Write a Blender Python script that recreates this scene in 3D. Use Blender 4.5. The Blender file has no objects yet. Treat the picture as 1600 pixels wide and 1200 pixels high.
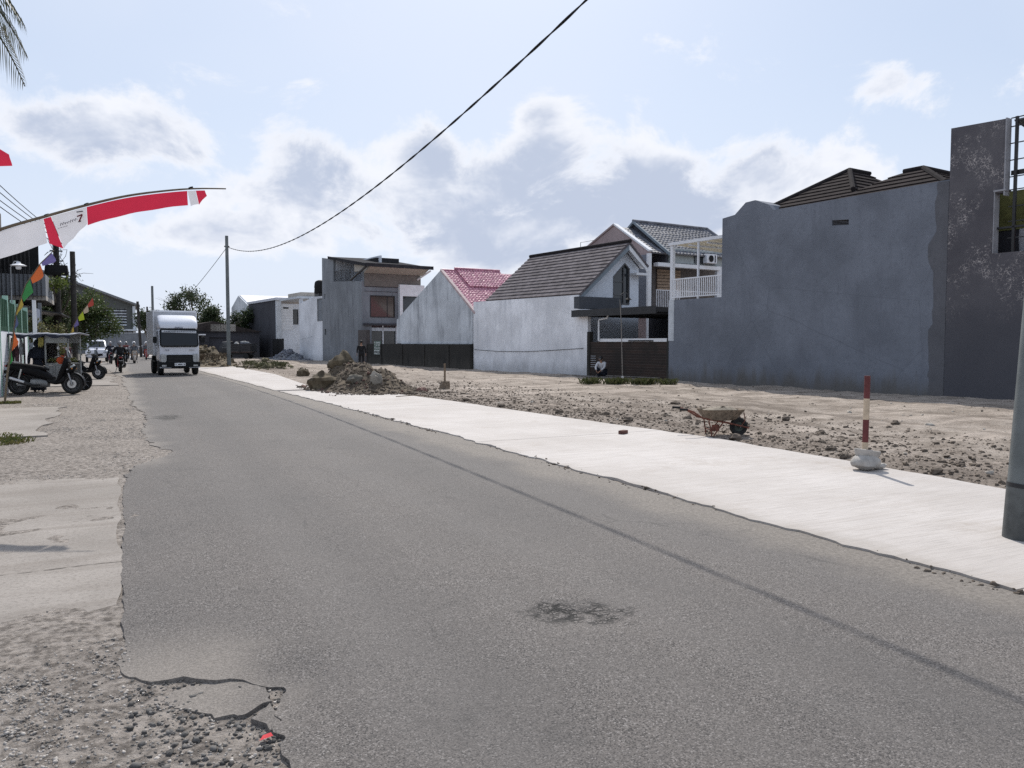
import bpy, math, random
import numpy as np
from mathutils import Vector, Matrix, geometry, noise as mnoise
R = math.radians
scene = bpy.context.scene
random.seed(7); rng = np.random.default_rng(11)

# ------------------------------------------------------------------ camera
YAW = R(26.5)
cam = bpy.data.objects.new('camera', bpy.data.cameras.new('camera'))
scene.collection.objects.link(cam)
cam.location = (0, 0, 1.6)
cam.rotation_euler = (R(90 - 3.02), 0, -YAW)
cam.data.sensor_width = 36; cam.data.lens = 27.72
cam.data.clip_start = 0.05; cam.data.clip_end = 3000
scene.camera = cam
# ------------------------------------------------------------------ sky, sun, exposure
SUN_EL, SUN_AZ = R(47), YAW + R(-1)
world = bpy.data.worlds.new('World'); scene.world = world; world.use_nodes = True
world.cycles.sampling_method = 'MANUAL'; world.cycles.sample_map_resolution = 512
SKY_STRENGTH = 0.10
sun = bpy.data.objects.new('sun', bpy.data.lights.new('sun', 'SUN'))
scene.collection.objects.link(sun)
sd = Vector((math.sin(SUN_AZ)*math.cos(SUN_EL), math.cos(SUN_AZ)*math.cos(SUN_EL), math.sin(SUN_EL)))
sun.rotation_euler = sd.to_track_quat('Z', 'Y').to_euler(); sun.location = (0, 0, 60)
sun.data.energy = 4.0; sun.data.angle = R(0.55); sun.data.color = (1.0, 0.95, 0.88)
vs = scene.view_settings
vs.view_transform = 'Standard'; vs.look = 'None'; vs.gamma = 1; vs.use_curve_mapping = False; vs.exposure = 0.08
scene.cycles.use_denoising = False; scene.cycles.max_bounces = 6

def world_nodes():
    nt = world.node_tree; N = nt.nodes; L = nt.links; N.clear()
    out = N.new('ShaderNodeOutputWorld'); bg = N.new('ShaderNodeBackground'); bg.inputs[1].default_value = SKY_STRENGTH
    sky = N.new('ShaderNodeTexSky'); sky.sky_type = 'NISHITA'; sky.sun_disc = False
    sky.sun_elevation = SUN_EL; sky.sun_rotation = SUN_AZ; sky.air_density = 1.0; sky.dust_density = 1.6; sky.ozone_density = 1.5
    tc = N.new('ShaderNodeTexCoord')
    def math_(op, a, b=None, clamp=False):
        n = N.new('ShaderNodeMath'); n.operation = op; n.use_clamp = clamp
        for i, v in enumerate((a, b)):
            if v is None: continue
            if isinstance(v, (int, float)): n.inputs[i].default_value = v
            else: L.new(v, n.inputs[i])
        return n.outputs[0]
    def vmath(op, a, b):
        n = N.new('ShaderNodeVectorMath'); n.operation = op
        L.new(a, n.inputs[0]); n.inputs[1].default_value = b
        return n
    def smooth(v, a, b):
        n = N.new('ShaderNodeMapRange'); n.interpolation_type = 'SMOOTHSTEP'
        L.new(v, n.inputs[0]); n.inputs[1].default_value = a; n.inputs[2].default_value = b
        return n.outputs[0]
    def noise(vec, scale, detail=8, rough=.55, dist=0.0):
        n = N.new('ShaderNodeTexNoise'); L.new(vec, n.inputs['Vector'])
        n.inputs['Scale'].default_value = scale; n.inputs['Detail'].default_value = detail
        n.inputs['Roughness'].default_value = rough; n.inputs['Distortion'].default_value = dist
        return n.outputs['Fac']
    def mix(f, a, b):
        n = N.new('ShaderNodeMix'); n.data_type = 'RGBA'
        if isinstance(f, (int, float)): n.inputs[0].default_value = f
        else: L.new(f, n.inputs[0])
        for i, v in ((6, a), (7, b)):
            if isinstance(v, tuple): n.inputs[i].default_value = v + (1,)
            else: L.new(v, n.inputs[i])
        return n.outputs[2]
    d = tc.outputs['Generated']
    sc_ = vmath('MULTIPLY', d, (1, 1, 1.5)).outputs[0]
    sep = N.new('ShaderNodeSeparateXYZ'); L.new(d, sep.inputs[0]); z = sep.outputs['Z']
    n1 = noise(sc_, 6.0, 8, .64, .35)
    n2 = noise(sc_, 2.1, 3, .5)
    # cumulus banks lying low over the houses: (azimuth right of +Y in degrees, elevation, half width, half height, weight)
    banks = [(27.5, 11.0, 6.5, 3.4, .34), (28.6, 15.4, 2.0, 2.4, .26), (37.5, 11.4, 5.5, 2.6, .26), (12.5, 12.4, 3.6, 2.8, .36), (20.5, 13.0, 2.6, 2.2, .24),
             (-1, 12.8, 7.5, 2.8, .30), (47, 11.5, 5.0, 2.6, .16), (52, 16.3, 3.2, 1.4, .15), (27, 6.2, 12, 2.0, .27), (16, 9.5, 9, 2.2, .16), (40, 8.5, 9, 1.8, .2), (5, 7.2, 8, 1.6, .26),
             (78, 11, 10, 4, .28), (-62, 12, 14, 5, .28), (170, 12, 16, 5, .28)]
    acc = None
    for az, el, sx, sz, w in banks:
        c = Vector((math.sin(R(az))*math.cos(R(el)), math.cos(R(az))*math.cos(R(el)), math.sin(R(el))))
        k = sx/sz
        e = vmath('SUBTRACT', d, tuple(c)); e2 = vmath('MULTIPLY', e.outputs[0], (1, 1, k)); ln = N.new('ShaderNodeVectorMath'); ln.operation = 'LENGTH'
        L.new(e2.outputs[0], ln.inputs[0])
        g = math_('DIVIDE', ln.outputs['Value'], R(sx)); g = math_('MULTIPLY', g, g); g = math_('MULTIPLY', g, -1.0)
        g = math_('EXPONENT', g); g = math_('MULTIPLY', g, w)
        acc = g if acc is None else math_('ADD', acc, g)
    n3 = noise(vmath('ADD', sc_, (3.1, 1.7, .035)).outputs[0], 7.5, 5, .6, .2)
    dens = math_('ADD', n1, acc)
    cdens = math_('ADD', math_('MULTIPLY', n3, 1.15), math_('MULTIPLY', acc, .9))
    cum = smooth(dens, .56, .70)                 # edge to solid cloud
    core = math_('MULTIPLY', smooth(cdens, .60, .92), smooth(dens, .63, .80))                # thick, shaded heart of a cloud lit from behind
    veil = math_('MULTIPLY', smooth(n2, .36, .72), .75)
    lowveil = smooth(z, .36, .04)
    veil = math_('MAXIMUM', veil, math_('MULTIPLY', lowveil, .75))
    skyc = mix(.55, sky.outputs[0], (6.8, 7.9, 9.7))
    c1 = mix(veil, skyc, (7.2, 7.9, 9.3))
    cloudc = mix(core, (8.7, 8.95, 9.6), (5.15, 5.8, 7.2))
    c2 = mix(cum, c1, cloudc)
    L.new(c2, bg.inputs[0]); L.new(bg.outputs[0], out.inputs[0])
world_nodes()

# ------------------------------------------------------------------ materials
def lin(r, g, b, k=1.0):
    f = lambda c: ((c/255+.055)/1.055)**2.4 if c > 10 else c/255/12.92
    return (f(r)*k, f(g)*k, f(b)*k)
class NT:
    def __init__(s, name):
        s.m = bpy.data.materials.new(name); s.m.use_nodes = True
        s.t = s.m.node_tree; s.N = s.t.nodes; s.L = s.t.links
        s.b = s.N['Principled BSDF']
    def geo(s):
        if not hasattr(s, '_g'): s._g = s.N.new('ShaderNodeNewGeometry').outputs['Position']
        return s._g
    def obj(s):
        if not hasattr(s, '_o'): s._o = s.N.new('ShaderNodeTexCoord').outputs['Object']
        return s._o
    def put(s, sock, v):
        if isinstance(v, (int, float)): sock.default_value = v
        elif isinstance(v, tuple): sock.default_value = v + (1,) if len(v) == 3 and sock.type == 'RGBA' else v
        else: s.L.new(v, sock)
    def scale(s, vec, sc):
        n = s.N.new('ShaderNodeVectorMath'); n.operation = 'MULTIPLY'; s.put(n.inputs[0], vec); n.inputs[1].default_value = sc; return n.outputs[0]
    def noise(s, vec, scale, detail=4, rough=.55, dist=0.0):
        n = s.N.new('ShaderNodeTexNoise'); s.put(n.inputs['Vector'], vec)
        n.inputs['Scale'].default_value = scale; n.inputs['Detail'].default_value = detail
        n.inputs['Roughness'].default_value = rough; n.inputs['Distortion'].default_value = dist
        return n.outputs['Fac']
    def voro(s, vec, scale, feature='F1', out='Distance', rnd=1.0):
        n = s.N.new('ShaderNodeTexVoronoi'); n.feature = feature; s.put(n.inputs['Vector'], vec)
        n.inputs['Scale'].default_value = scale; n.inputs['Randomness'].default_value = rnd
        return n.outputs[out]
    def math(s, op, a, b=0.0, clamp=False):
        n = s.N.new('ShaderNodeMath'); n.operation = op; n.use_clamp = clamp
        s.put(n.inputs[0], a); s.put(n.inputs[1], b); return n.outputs[0]
    def ss(s, v, a, b, lo=0.0, hi=1.0):
        n = s.N.new('ShaderNodeMapRange'); n.interpolation_type = 'SMOOTHSTEP'; s.put(n.inputs[0], v)
        n.inputs[1].default_value = a; n.inputs[2].default_value = b; n.inputs[3].default_value = lo; n.inputs[4].default_value = hi
        return n.outputs[0]
    def mix(s, f, a, b, mode='MIX'):
        n = s.N.new('ShaderNodeMix'); n.data_type = 'RGBA'; n.blend_type = mode
        s.put(n.inputs[0], f); s.put(n.inputs[6], a); s.put(n.inputs[7], b); return n.outputs[2]
    def bump(s, h, strength=.3, dist=.01, prev=None):
        n = s.N.new('ShaderNodeBump'); s.put(n.inputs['Height'], h); n.inputs['Strength'].default_value = strength; n.inputs['Distance'].default_value = dist
        if prev is not None: s.L.new(prev, n.inputs['Normal'])
        s.L.new(n.outputs[0], s.b.inputs['Normal']); return n.outputs[0]
    def done(s, col, rough=.8, metal=0.0, spec=.4):
        s.put(s.b.inputs['Base Color'], col); s.put(s.b.inputs['Roughness'], rough); s.b.inputs['Metallic'].default_value = metal
        s.b.inputs['Specular IOR Level'].default_value = spec
        return s.m
MATS = {}
def mat(name, col, rough=.7, var=.12, scale=4, metal=0.0, spec=.4, bump=0.0, bscale=60, local=True):
    if name in MATS: return MATS[name]
    n = NT(name); v = n.obj() if local else n.geo()
    f = n.noise(v, scale, 6, .6)
    c = n.mix(n.ss(f, .3, .7), tuple(x*(1-var) for x in col), tuple(min(1, x*(1+var)) for x in col))
    if bump: n.bump(n.noise(v, bscale, 4, .6), bump, .01)
    MATS[name] = n.done(c, rough, metal, spec); return MATS[name]
def plaster(name, col, stain, amount=.5, rough=.9, dirt=.35, crack=False):
    """rendered masonry: mottling, rain streaks running down, grime at the foot"""
    n = NT(name); g = n.geo()
    big = n.noise(g, .45, 5, .6); fine = n.noise(g, 7, 6, .65)
    st = n.noise(n.scale(g, (2.2, 2.2, .34)), 1.0, 7, .65, .3); st2 = n.noise(n.scale(g, (8, 8, .55)), 1.0, 5, .65)
    c = n.mix(n.ss(big, .32, .68), tuple(x*.80 for x in col), tuple(min(1, x*1.12) for x in col))
    f = n.math('MULTIPLY', n.math('ADD', n.math('MULTIPLY', n.ss(st, .46, .70), .7), n.math('MULTIPLY', n.ss(st2, .52, .75), .4)), amount, True)
    f = n.math('MULTIPLY', f, n.ss(n.noise(n.scale(g, (.8, .8, .55)), 1.0, 4, .6), .36, .60, .25, 1.0))
    c = n.mix(f, c, stain)
    c = n.mix(n.math('MULTIPLY', n.ss(fine, .48, .68), .32), c, tuple(x*.66 for x in col))
    sp = n.N.new('ShaderNodeSeparateXYZ'); n.L.new(g, sp.inputs[0])
    foot = n.math('MULTIPLY', n.ss(n.math('ADD', sp.outputs['Z'], n.math('MULTIPLY', n.math('SUBTRACT', st, .5), 1.6)), .75, .0), dirt)
    c = n.mix(foot, c, (.11, .10, .085))
    if crack:
        cr = n.voro(n.mix(.12, g, n.N.new('ShaderNodeTexNoise').outputs['Color']), .30, 'DISTANCE_TO_EDGE')
        c = n.mix(n.math('MULTIPLY', n.ss(cr, .005, .0), .25), c, tuple(x*.35 for x in col))
    n.bump(n.math('ADD', fine, n.math('MULTIPLY', big, .5)), .25, .012)
    m = n.done(c, rough, 0, .25); MATS[name] = m; return m

def asphalt_mat():
    n = NT('asphalt'); g = n.geo()
    vn_ = n.N.new('ShaderNodeTexVoronoi'); n.L.new(g, vn_.inputs['Vector']); vn_.inputs['Scale'].default_value = 165; ag, agc = vn_.outputs['Distance'], vn_.outputs['Color']
    sepc = n.N.new('ShaderNodeSeparateColor'); n.L.new(agc, sepc.inputs[0])
    ag2 = n.noise(g, 75, 5, .75); big = n.noise(g, .35, 4, .6); mid = n.noise(g, 2.4, 6, .62)
    lane = n.noise(n.scale(g, (1.3, .045, 1)), 1.0, 3, .5)
    base = n.mix(n.ss(ag2, .3, .7), (.068, .060, .055), (.210, .190, .176))
    base = n.mix(n.math('MULTIPLY', n.ss(sepc.outputs[0], .80, .98), .8), base, (.36, .335, .32))
    base = n.mix(n.math('MULTIPLY', n.ss(sepc.outputs[1], .58, .84), .9), base, (.022, .020, .020))
    base = n.mix(n.math('MULTIPLY', n.ss(mid, .35, .68), .35), base, (.135, .122, .113))
    base = n.mix(n.math('MULTIPLY', n.ss(big, .35, .65), .28), base, (.068, .066, .066))
    base = n.mix(n.math('MULTIPLY', n.ss(lane, .42, .62), .25), base, (.145, .136, .130))
    sp = n.N.new('ShaderNodeSeparateXYZ'); n.L.new(g, sp.inputs[0]); X, Y = sp.outputs['X'], sp.outputs['Y']
    wob = n.math('MULTIPLY', n.math('SUBTRACT', n.noise(g, .9, 5, .6), .5), 1.1)
    # dust blown off the lot lies along the right edge
    dust = n.ss(n.math('ADD', n.math('ADD', X, n.math('MULTIPLY', Y, .022)), wob), 4.42, 4.95)
    base = n.mix(n.math('MULTIPLY', dust, .85), base, n.mix(n.ss(n.noise(g, 30, 5, .7), .3, .7), (.13, .115, .10), (.255, .228, .20)))
    trk = n.math('ABSOLUTE', n.math('SUBTRACT', n.math('ABSOLUTE', n.math('SUBTRACT', X, 2.4)), .85))
    base = n.mix(n.math('MULTIPLY', n.ss(n.math('ADD', trk, n.math('MULTIPLY', wob, .35)), .45, .05), .22), base, (.085, .080, .078))
    oil = n.math('MULTIPLY', n.ss(n.noise(g, 1.1, 4, .6, .5), .60, .70), n.ss(n.noise(g, 6, 4, .6), .35, .6))
    base = n.mix(n.math('MULTIPLY', oil, .35), base, (.05, .048, .047))
    ldust = n.ss(n.math('ADD', X, wob), .75, .25)
    ldust = n.math('MULTIPLY', ldust, n.math('MAXIMUM', n.ss(Y, 4.9, 4.0), n.ss(Y, 10.6, 12)))
    base = n.mix(n.math('MULTIPLY', ldust, .75), base, n.mix(n.ss(ag2, .35, .65), (.16, .142, .125), (.30, .27, .24)))
    def near(cx, cy, r, k=1.0):
        dx = n.math('SUBTRACT', X, cx); dy = n.math('MULTIPLY', n.math('SUBTRACT', Y, cy), k)
        return n.math('SQRT', n.math('ADD', n.math('MULTIPLY', dx, dx), n.math('MULTIPLY', dy, dy)))
    # alligator cracking
    wg = n.N.new('ShaderNodeTexNoise'); n.L.new(g, wg.inputs['Vector']); wg.inputs['Scale'].default_value = 7; wg.inputs['Detail'].default_value = 4
    va = n.N.new('ShaderNodeVectorMath'); va.operation = 'MULTIPLY_ADD'; n.L.new(wg.outputs['Color'], va.inputs[0]); va.inputs[1].default_value = (.09, .09, 0); n.L.new(g, va.inputs[2])
    gw = va.outputs[0]
    cell = n.voro(gw, 14, 'DISTANCE_TO_EDGE'); cell2 = n.voro(gw, 27, 'DISTANCE_TO_EDGE')
    crk = n.math('MULTIPLY', n.math('MAXIMUM', n.ss(cell, .13, .05), n.math('MULTIPLY', n.ss(cell2, .12, .03), .85)), n.ss(n.noise(g, 13, 3), .34, .50))
    zone = None
    jit = n.math('MULTIPLY', n.math('SUBTRACT', n.noise(g, 5, 4, .6), .5), .5)
    for cx, cy, r, k in ((2.30, 3.96, .25, 1.0), (2.50, 3.84, .20, 1.), (.9, 18.2, .35, .4)):
        q = n.ss(n.math('ADD', near(cx, cy, r, k), jit), r, r*.35)
        zone = q if zone is None else n.math('MAXIMUM', zone, q)
    ck = n.math('MULTIPLY', crk, zone)
    base = n.mix(n.math('MULTIPLY', ck, .97), base, (.006, .006, .006))
    # sparse hairline cracks
    hair = n.math('MULTIPLY', n.ss(n.voro(gw, .55, 'DISTANCE_TO_EDGE'), .010, .003), n.ss(n.noise(g, .8, 3), .56, .66))
    base = n.mix(n.math('MULTIPLY', hair, .3), base, (.03, .03, .03))
    h = n.math('SUBTRACT', n.math('ADD', n.math('MULTIPLY', ag2, .8), n.math('MULTIPLY', n.ss(ag, .0, .6), -.5)), n.math('MULTIPLY', ck, 2.5))
    n.bump(h, .55, .008)
    return n.done(base, n.ss(ag2, .3, .7, .70, .92), 0, .30)

def pavement_mat():
    n = NT('new_concrete'); g = n.geo()
    big = n.noise(g, .5, 5, .6); fine = n.noise(g, 26, 6, .7)
    broom = n.noise(n.scale(g, (2.0, 46, 1)), 1.0, 3, .6, .25); streak = n.noise(n.scale(g, (.9, 9, 1)), 1.0, 4, .65, .4)
    c = n.mix(n.ss(big, .3, .7), (.425, .392, .366), (.515, .482, .458))
    c = n.mix(n.math('MULTIPLY', n.ss(broom, .46, .66), .55), c, (.33, .305, .285))
    c = n.mix(n.math('MULTIPLY', n.ss(streak, .46, .72), .50), c, (.37, .335, .305))
    c = n.mix(n.math('MULTIPLY', n.ss(fine, .55, .72), .4), c, (.31, .285, .26))
    sp = n.N.new('ShaderNodeSeparateXYZ'); n.L.new(g, sp.inputs[0]); X, Y = sp.outputs['X'], sp.outputs['Y']
    wob = n.math('MULTIPLY', n.math('SUBTRACT', n.noise(g, 1.6, 6, .65), .5), .9)
    ed = n.ss(n.math('ADD', n.math('ADD', X, n.math('MULTIPLY', Y, .022)), wob), 5.5, 4.85)
    c = n.mix(n.math('MULTIPLY', ed, .7), c, (.24, .21, .175))
    spill = n.math('MULTIPLY', n.ss(n.noise(g, .7, 5, .65, .6), .52, .70), n.ss(n.noise(g, 9, 5, .7), .38, .62))
    c = n.mix(n.math('MULTIPLY', spill, .5), c, (.31, .265, .225))
    n.bump(n.math('ADD', n.math('MULTIPLY', broom, 1.0), n.math('MULTIPLY', fine, .4)), .5, .008)
    return n.done(c, .82, 0, .35)

def old_concrete_mat():
    n = NT('old_driveway_concrete'); g = n.geo()
    big = n.noise(g, .6, 5, .6); mid = n.noise(n.scale(g, (.5, 3.2, 1)), 1.0, 6, .65, .3); fine = n.noise(g, 34, 6, .75); sp_ = n.voro(g, 60)
    c = n.mix(n.ss(big, .3, .7), (.245, .222, .20), (.335, .305, .277))
    c = n.mix(n.math('MULTIPLY', n.ss(mid, .46, .66), .5), c, (.20, .175, .153))
    c = n.mix(n.math('MULTIPLY', n.ss(fine, .48, .66), .55), c, (.15, .132, .116))
    c = n.mix(n.math('MULTIPLY', n.ss(fine, .42, .28), .4), c, (.40, .365, .33))
    c = n.mix(n.math('MULTIPLY', n.ss(sp_, .14, .05), .6), c, (.10, .088, .078))
    w = n.N.new('ShaderNodeSeparateXYZ'); n.L.new(g, w.inputs[0])
    ln = n.math('ABSOLUTE', n.math('SUBTRACT', n.math('ADD', w.outputs['Y'], n.math('MULTIPLY', n.noise(g, 3, 4), .10)), 6.42))
    c = n.mix(n.math('MULTIPLY', n.math('MULTIPLY', n.ss(ln, .016, .004), n.ss(n.noise(g, 8, 2), .40, .52)), .8), c, (.04, .035, .03))
    n.bump(n.math('ADD', fine, mid), .5, .012)
    return n.done(c, .92, 0, .2)

def dirt_mat():
    n = NT('dry_earth'); g = n.geo()
    big = n.noise(g, .16, 5, .6); mid = n.noise(g, 1.3, 7, .65, .3); fine = n.noise(g, 16, 7, .72); grit = n.voro(g, 42)
    c = n.mix(n.ss(mid, .32, .68), (.20, .166, .136), (.385, .332, .282))
    c = n.mix(n.ss(big, .35, .65), c, n.mix(n.ss(mid, .3, .7), (.235, .196, .162), (.43, .375, .325)))
    c = n.mix(n.math('MULTIPLY', n.ss(fine, .48, .66), .7), c, (.10, .083, .07))
    c = n.mix(n.math('MULTIPLY', n.ss(fine, .46, .30), .5), c, (.44, .39, .345))
    c = n.mix(n.math('MULTIPLY', n.ss(grit, .22, .08), .35), c, (.15, .135, .12))
    sp = n.N.new('ShaderNodeSeparateXYZ'); n.L.new(g, sp.inputs[0]); X, Y = sp.outputs['X'], sp.outputs['Y']
    # grey crushed stone and dust on the left shoulder
    sh = n.ss(n.math('ADD', X, n.math('MULTIPLY', n.math('SUBTRACT', mid, .5), .8)), 1.6, .6)
    c = n.mix(n.math('MULTIPLY', sh, .70), c, n.mix(n.ss(fine, .38, .62), (.37, .335, .305), (.12, .108, .098)))
    dist = n.math('ADD', n.math('ADD', X, n.math('MULTIPLY', n.math('SUBTRACT', mid, .5), 2.2)), n.math('MULTIPLY', Y, .03))
    loose = n.math('MULTIPLY', n.ss(dist, 12.5, 8.8), n.ss(X, 7.0, 8.0))
    c = n.mix(n.math('MULTIPLY', loose, .55), c, n.mix(n.ss(fine, .36, .64), (.24, .20, .17), (.075, .06, .05)))
    # compacted wheel tracks across the lot
    tr = n.noise(n.scale(g, (.9, .10, 1)), 1.0, 4, .6, .4); tr2 = n.noise(n.scale(g, (.12, 1.1, 1)), 1.0, 4, .6, .5)
    lot = n.ss(X, 8.5, 9.8)
    c = n.mix(n.math('MULTIPLY', n.math('MULTIPLY', n.ss(tr2, .50, .60), lot), .5), c, (.50, .43, .37))
    c = n.mix(n.math('MULTIPLY', n.math('MULTIPLY', n.ss(tr, .52, .66), lot), .65), c, (.135, .11, .09))
    n.bump(n.math('ADD', n.math('MULTIPLY', fine, .9), n.math('ADD', n.math('MULTIPLY', mid, .8), n.math('MULTIPLY', tr2, .9))), 1.0, .045)
    return n.done(c, .95, 0, .15)

def patterned_mat():
    """dark render with pale peeling leaf-like traces"""
    n = NT('peeling_dark_render'); g = n.geo()
    big = n.noise(g, .6, 5, .6); fine = n.noise(g, 9, 6, .65)
    c = n.mix(n.ss(big, .3, .7), (.082, .078, .088), (.118, .112, .122))
    sp = n.N.new('ShaderNodeSeparateXYZ'); n.L.new(g, sp.inputs[0]); Z = sp.outputs['Z']
    w = n.voro(n.scale(g, (1, 1, 1.25)), 9, 'DISTANCE_TO_EDGE')
    w2 = n.noise(g, 11, 5, .7, 1.6)
    rag = n.math('MAXIMUM', n.ss(w2, .56, .63), n.math('MULTIPLY', n.ss(w, .05, .015), n.ss(n.noise(g, 4, 3), .48, .58)))
    patch = n.ss(n.noise(g, 1.25, 3, .6), .45, .60)
    zone = n.math('MULTIPLY', n.ss(Z, 1.9, 3.0), patch)
    c = n.mix(n.math('MULTIPLY', n.math('MULTIPLY', rag, zone), 1.0), c, (.42, .385, .37))
    c = n.mix(n.math('MULTIPLY', n.ss(Z, 3.8, 1.4), .75), c, (.072, .074, .086))
    n.bump(fine, .3, .012)
    return n.done(c, .85, 0, .3)

def brick_mat():
    n = NT('old_brickwork'); o = n.obj()
    b = n.N.new('ShaderNodeTexBrick')
    mp = n.N.new('ShaderNodeMapping'); n.L.new(o, mp.inputs[0]); mp.inputs['Rotation'].default_value = (R(90), 0, R(90))
    n.L.new(mp.outputs[0], b.inputs['Vector']); b.inputs['Scale'].default_value = 4.2; b.inputs['Mortar Size'].default_value = .022
    b.inputs['Color1'].default_value = (.055, .038, .032, 1); b.inputs['Color2'].default_value = (.035, .028, .026, 1); b.inputs['Mortar'].default_value = (.10, .088, .078, 1)
    f = n.noise(n.geo(), 1.1, 5, .6)
    c = n.mix(n.math('MULTIPLY', n.ss(f, .42, .65), .7), b.outputs['Color'], (.03, .028, .026))
    n.bump(b.outputs['Fac'], -.6, .01)
    return n.done(c, .92, 0, .2)

def glass_mat(name, col=(.03, .035, .04), rough=.06):
    n = NT(name); m = n.done(n.mix(n.noise(n.obj(), 1.2, 2), tuple(x*.8 for x in col), tuple(x*1.2 for x in col)), rough, 0, .6); MATS[name] = m; return m
def clear_mat(name):
    n = NT(name); n.b.inputs['Transmission Weight'].default_value = 1.0; n.b.inputs['IOR'].default_value = 1.05
    return n.done(n.mix(n.noise(n.obj(), 3, 3), (.86, .88, .88), (.95, .96, .96)), .08, 0, .5)
def leaf_mat(name, a, b, c):
    n = NT(name); g = n.geo()
    f = n.noise(g, 1.7, 4, .6); f2 = n.voro(g, 6.5, 'F1', 'Color'); sp = n.N.new('ShaderNodeSeparateColor'); n.L.new(f2, sp.inputs[0])
    col = n.mix(n.ss(f, .35, .65), a, b); col = n.mix(n.math('MULTIPLY', n.ss(sp.outputs[0], .6, .95), .7), col, c)
    n.b.inputs['Subsurface Weight'].default_value = 0.0
    tr = n.N.new('ShaderNodeBsdfTranslucent'); n.put(tr.inputs[0], col); ms = n.N.new('ShaderNodeMixShader'); ms.inputs[0].default_value = .35
    m = n.done(col, .55, 0, .4); out = n.N['Material Output']
    n.L.new(n.b.outputs[0], ms.inputs[1]); n.L.new(tr.outputs[0], ms.inputs[2]); n.L.new(ms.outputs[0], out.inputs[0]); return m
def cloth(name, col, trans=.35):
    if name in MATS: return MATS[name]
    n = NT(name); c = n.mix(n.noise(n.obj(), 6, 4), tuple(x*.88 for x in col), tuple(min(1, x*1.06) for x in col))
    tr = n.N.new('ShaderNodeBsdfTranslucent'); n.put(tr.inputs[0], c); ms = n.N.new('ShaderNodeMixShader'); ms.inputs[0].default_value = trans
    m = n.done(c, .85, 0, .2); n.L.new(n.b.outputs[0], ms.inputs[1]); n.L.new(tr.outputs[0], ms.inputs[2]); n.L.new(ms.outputs[0], n.N['Material Output'].inputs[0])
    MATS[name] = m; return m

ASPH, PAVE, DIRT, PATT, BRICK = asphalt_mat(), pavement_mat(), dirt_mat(), patterned_mat(), brick_mat()
P_GREY = plaster('slate_grey_paint', (.178, .194, .228), (.122, .131, .156), .6, dirt=.75, crack=True)
P_RAW = plaster('raw_cement_render', (.12, .122, .135), (.09, .09, .10), .5)
P_WHITE = plaster('weathered_whitewash', (.84, .85, .88), (.48, .50, .54), .75, crack=True)
P_CLEANW = plaster('white_paint', (.66, .68, .72), (.48, .50, .54), .35, dirt=.2)
P_CEMENT = plaster('stained_cement', (.58, .61, .645), (.23, .245, .27), 1.1, crack=True)
P_DARKCEM = plaster('streaked_dark_cement', (.215, .23, .25), (.115, .12, .135), 1.0)
P_CHAR = plaster('charcoal_paint', (.062, .062, .072), (.042, .04, .045), .6)
P_MOSS = plaster('mossy_black_wall', (.035, .033, .030), (.022, .022, .020), .7)
P_PINK = plaster('faded_pink_render', (.36, .29, .285), (.25, .21, .21), .6)
P_BEIGE = plaster('beige_facade', (.42, .39, .35), (.3, .28, .26), .4)
P_CONC = old_concrete_mat()
W_TRIM = mat('white_trim', (.72, .73, .75), .6, .06); W_METAL = mat('white_metal', (.70, .71, .74), .45, .06)
BLK_METAL = mat('black_metal', (.02, .02, .022), .45, .2); GREY_METAL = mat('galvanised_steel', (.23, .24, .25), .5, .25, 3, .6)
TILE_DK = mat('dark_concrete_tile', (.142, .128, .134), .95, .3, 2.5, spec=.08, local=False, bump=.2)
TILE_GR = mat('grey_clay_tile', (.13, .135, .155), .6, .35, 3, local=False)
TILE_RED = mat('faded_red_tile', (.48, .22, .28), .30, .3, 5, local=False)
RIDGE_DK = mat('dark_ridge_tile', (.03, .027, .028), .95, .2, spec=.05); BARGE = mat('blue_grey_bargeboard', (.19, .225, .255), .7, .1)
GLASS = glass_mat('dark_window_glass'); GLASS_T = glass_mat('truck_glass', (.012,.016,.022), .12); GLASS_T.node_tree.nodes['Principled BSDF'].inputs['Specular IOR Level'].default_value = .3
GLASS_B = glass_mat('brown_tinted_glass', (.075, .055, .045), .08)
WOOD = mat('weathered_wood', (.20, .15, .105), .85, .3, 9); BAMBOO = mat('bamboo', (.16, .125, .085), .7, .25, 12); DARKWOOD = mat('dark_pole_wood', (.045, .04, .036), .85, .3, 6)
STONE = mat('grey_brown_stone', (.135, .122, .10), .92, .4, 3, bump=.8, bscale=9, local=False)
MOSSROCK = mat('mossy_boulder', (.105, .083, .054), .95, .45, 4, bump=.9, bscale=8, local=False)
CLOD = mat('dark_earth_clod', (.115, .092, .072), .95, .35, 6, bump=.6, bscale=20, local=False)
GRAVEL = mat('crushed_stone', (.27, .25, .23), .9, .75, 22, local=False)
RUST = mat('rusty_red_steel', (.17, .065, .045), .8, .4, 14, .2); CEMENT = mat('crusted_cement', (.185, .145, .108), .95, .4, 12, bump=.7, bscale=30)
RUBBER = mat('rubber', (.016, .016, .016), .75, .2, 8); CHROME = mat('dull_chrome', (.55, .55, .56), .3, .1, 4, .9); SILVER = mat('silver_alloy', (.32, .32, .33), .4, .15, 4, .7)
BLK_PAINT = mat('gloss_black_paint', (.007, .007, .008), .42, .2, 4, 0, .12); BLK_PLAST = mat('black_plastic', (.016, .016, .017), .7, .15, spec=.15)
WH_PAINT = mat('white_vehicle_paint', (.66, .68, .74), .3, .05, 1.5, 0, .5); LAMP = mat('headlamp_lens', (.36, .38, .39), .15, .25, 14, .3, .6); RED_LENS = mat('red_lens', (.30, .015, .015), .2, .1)

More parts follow.
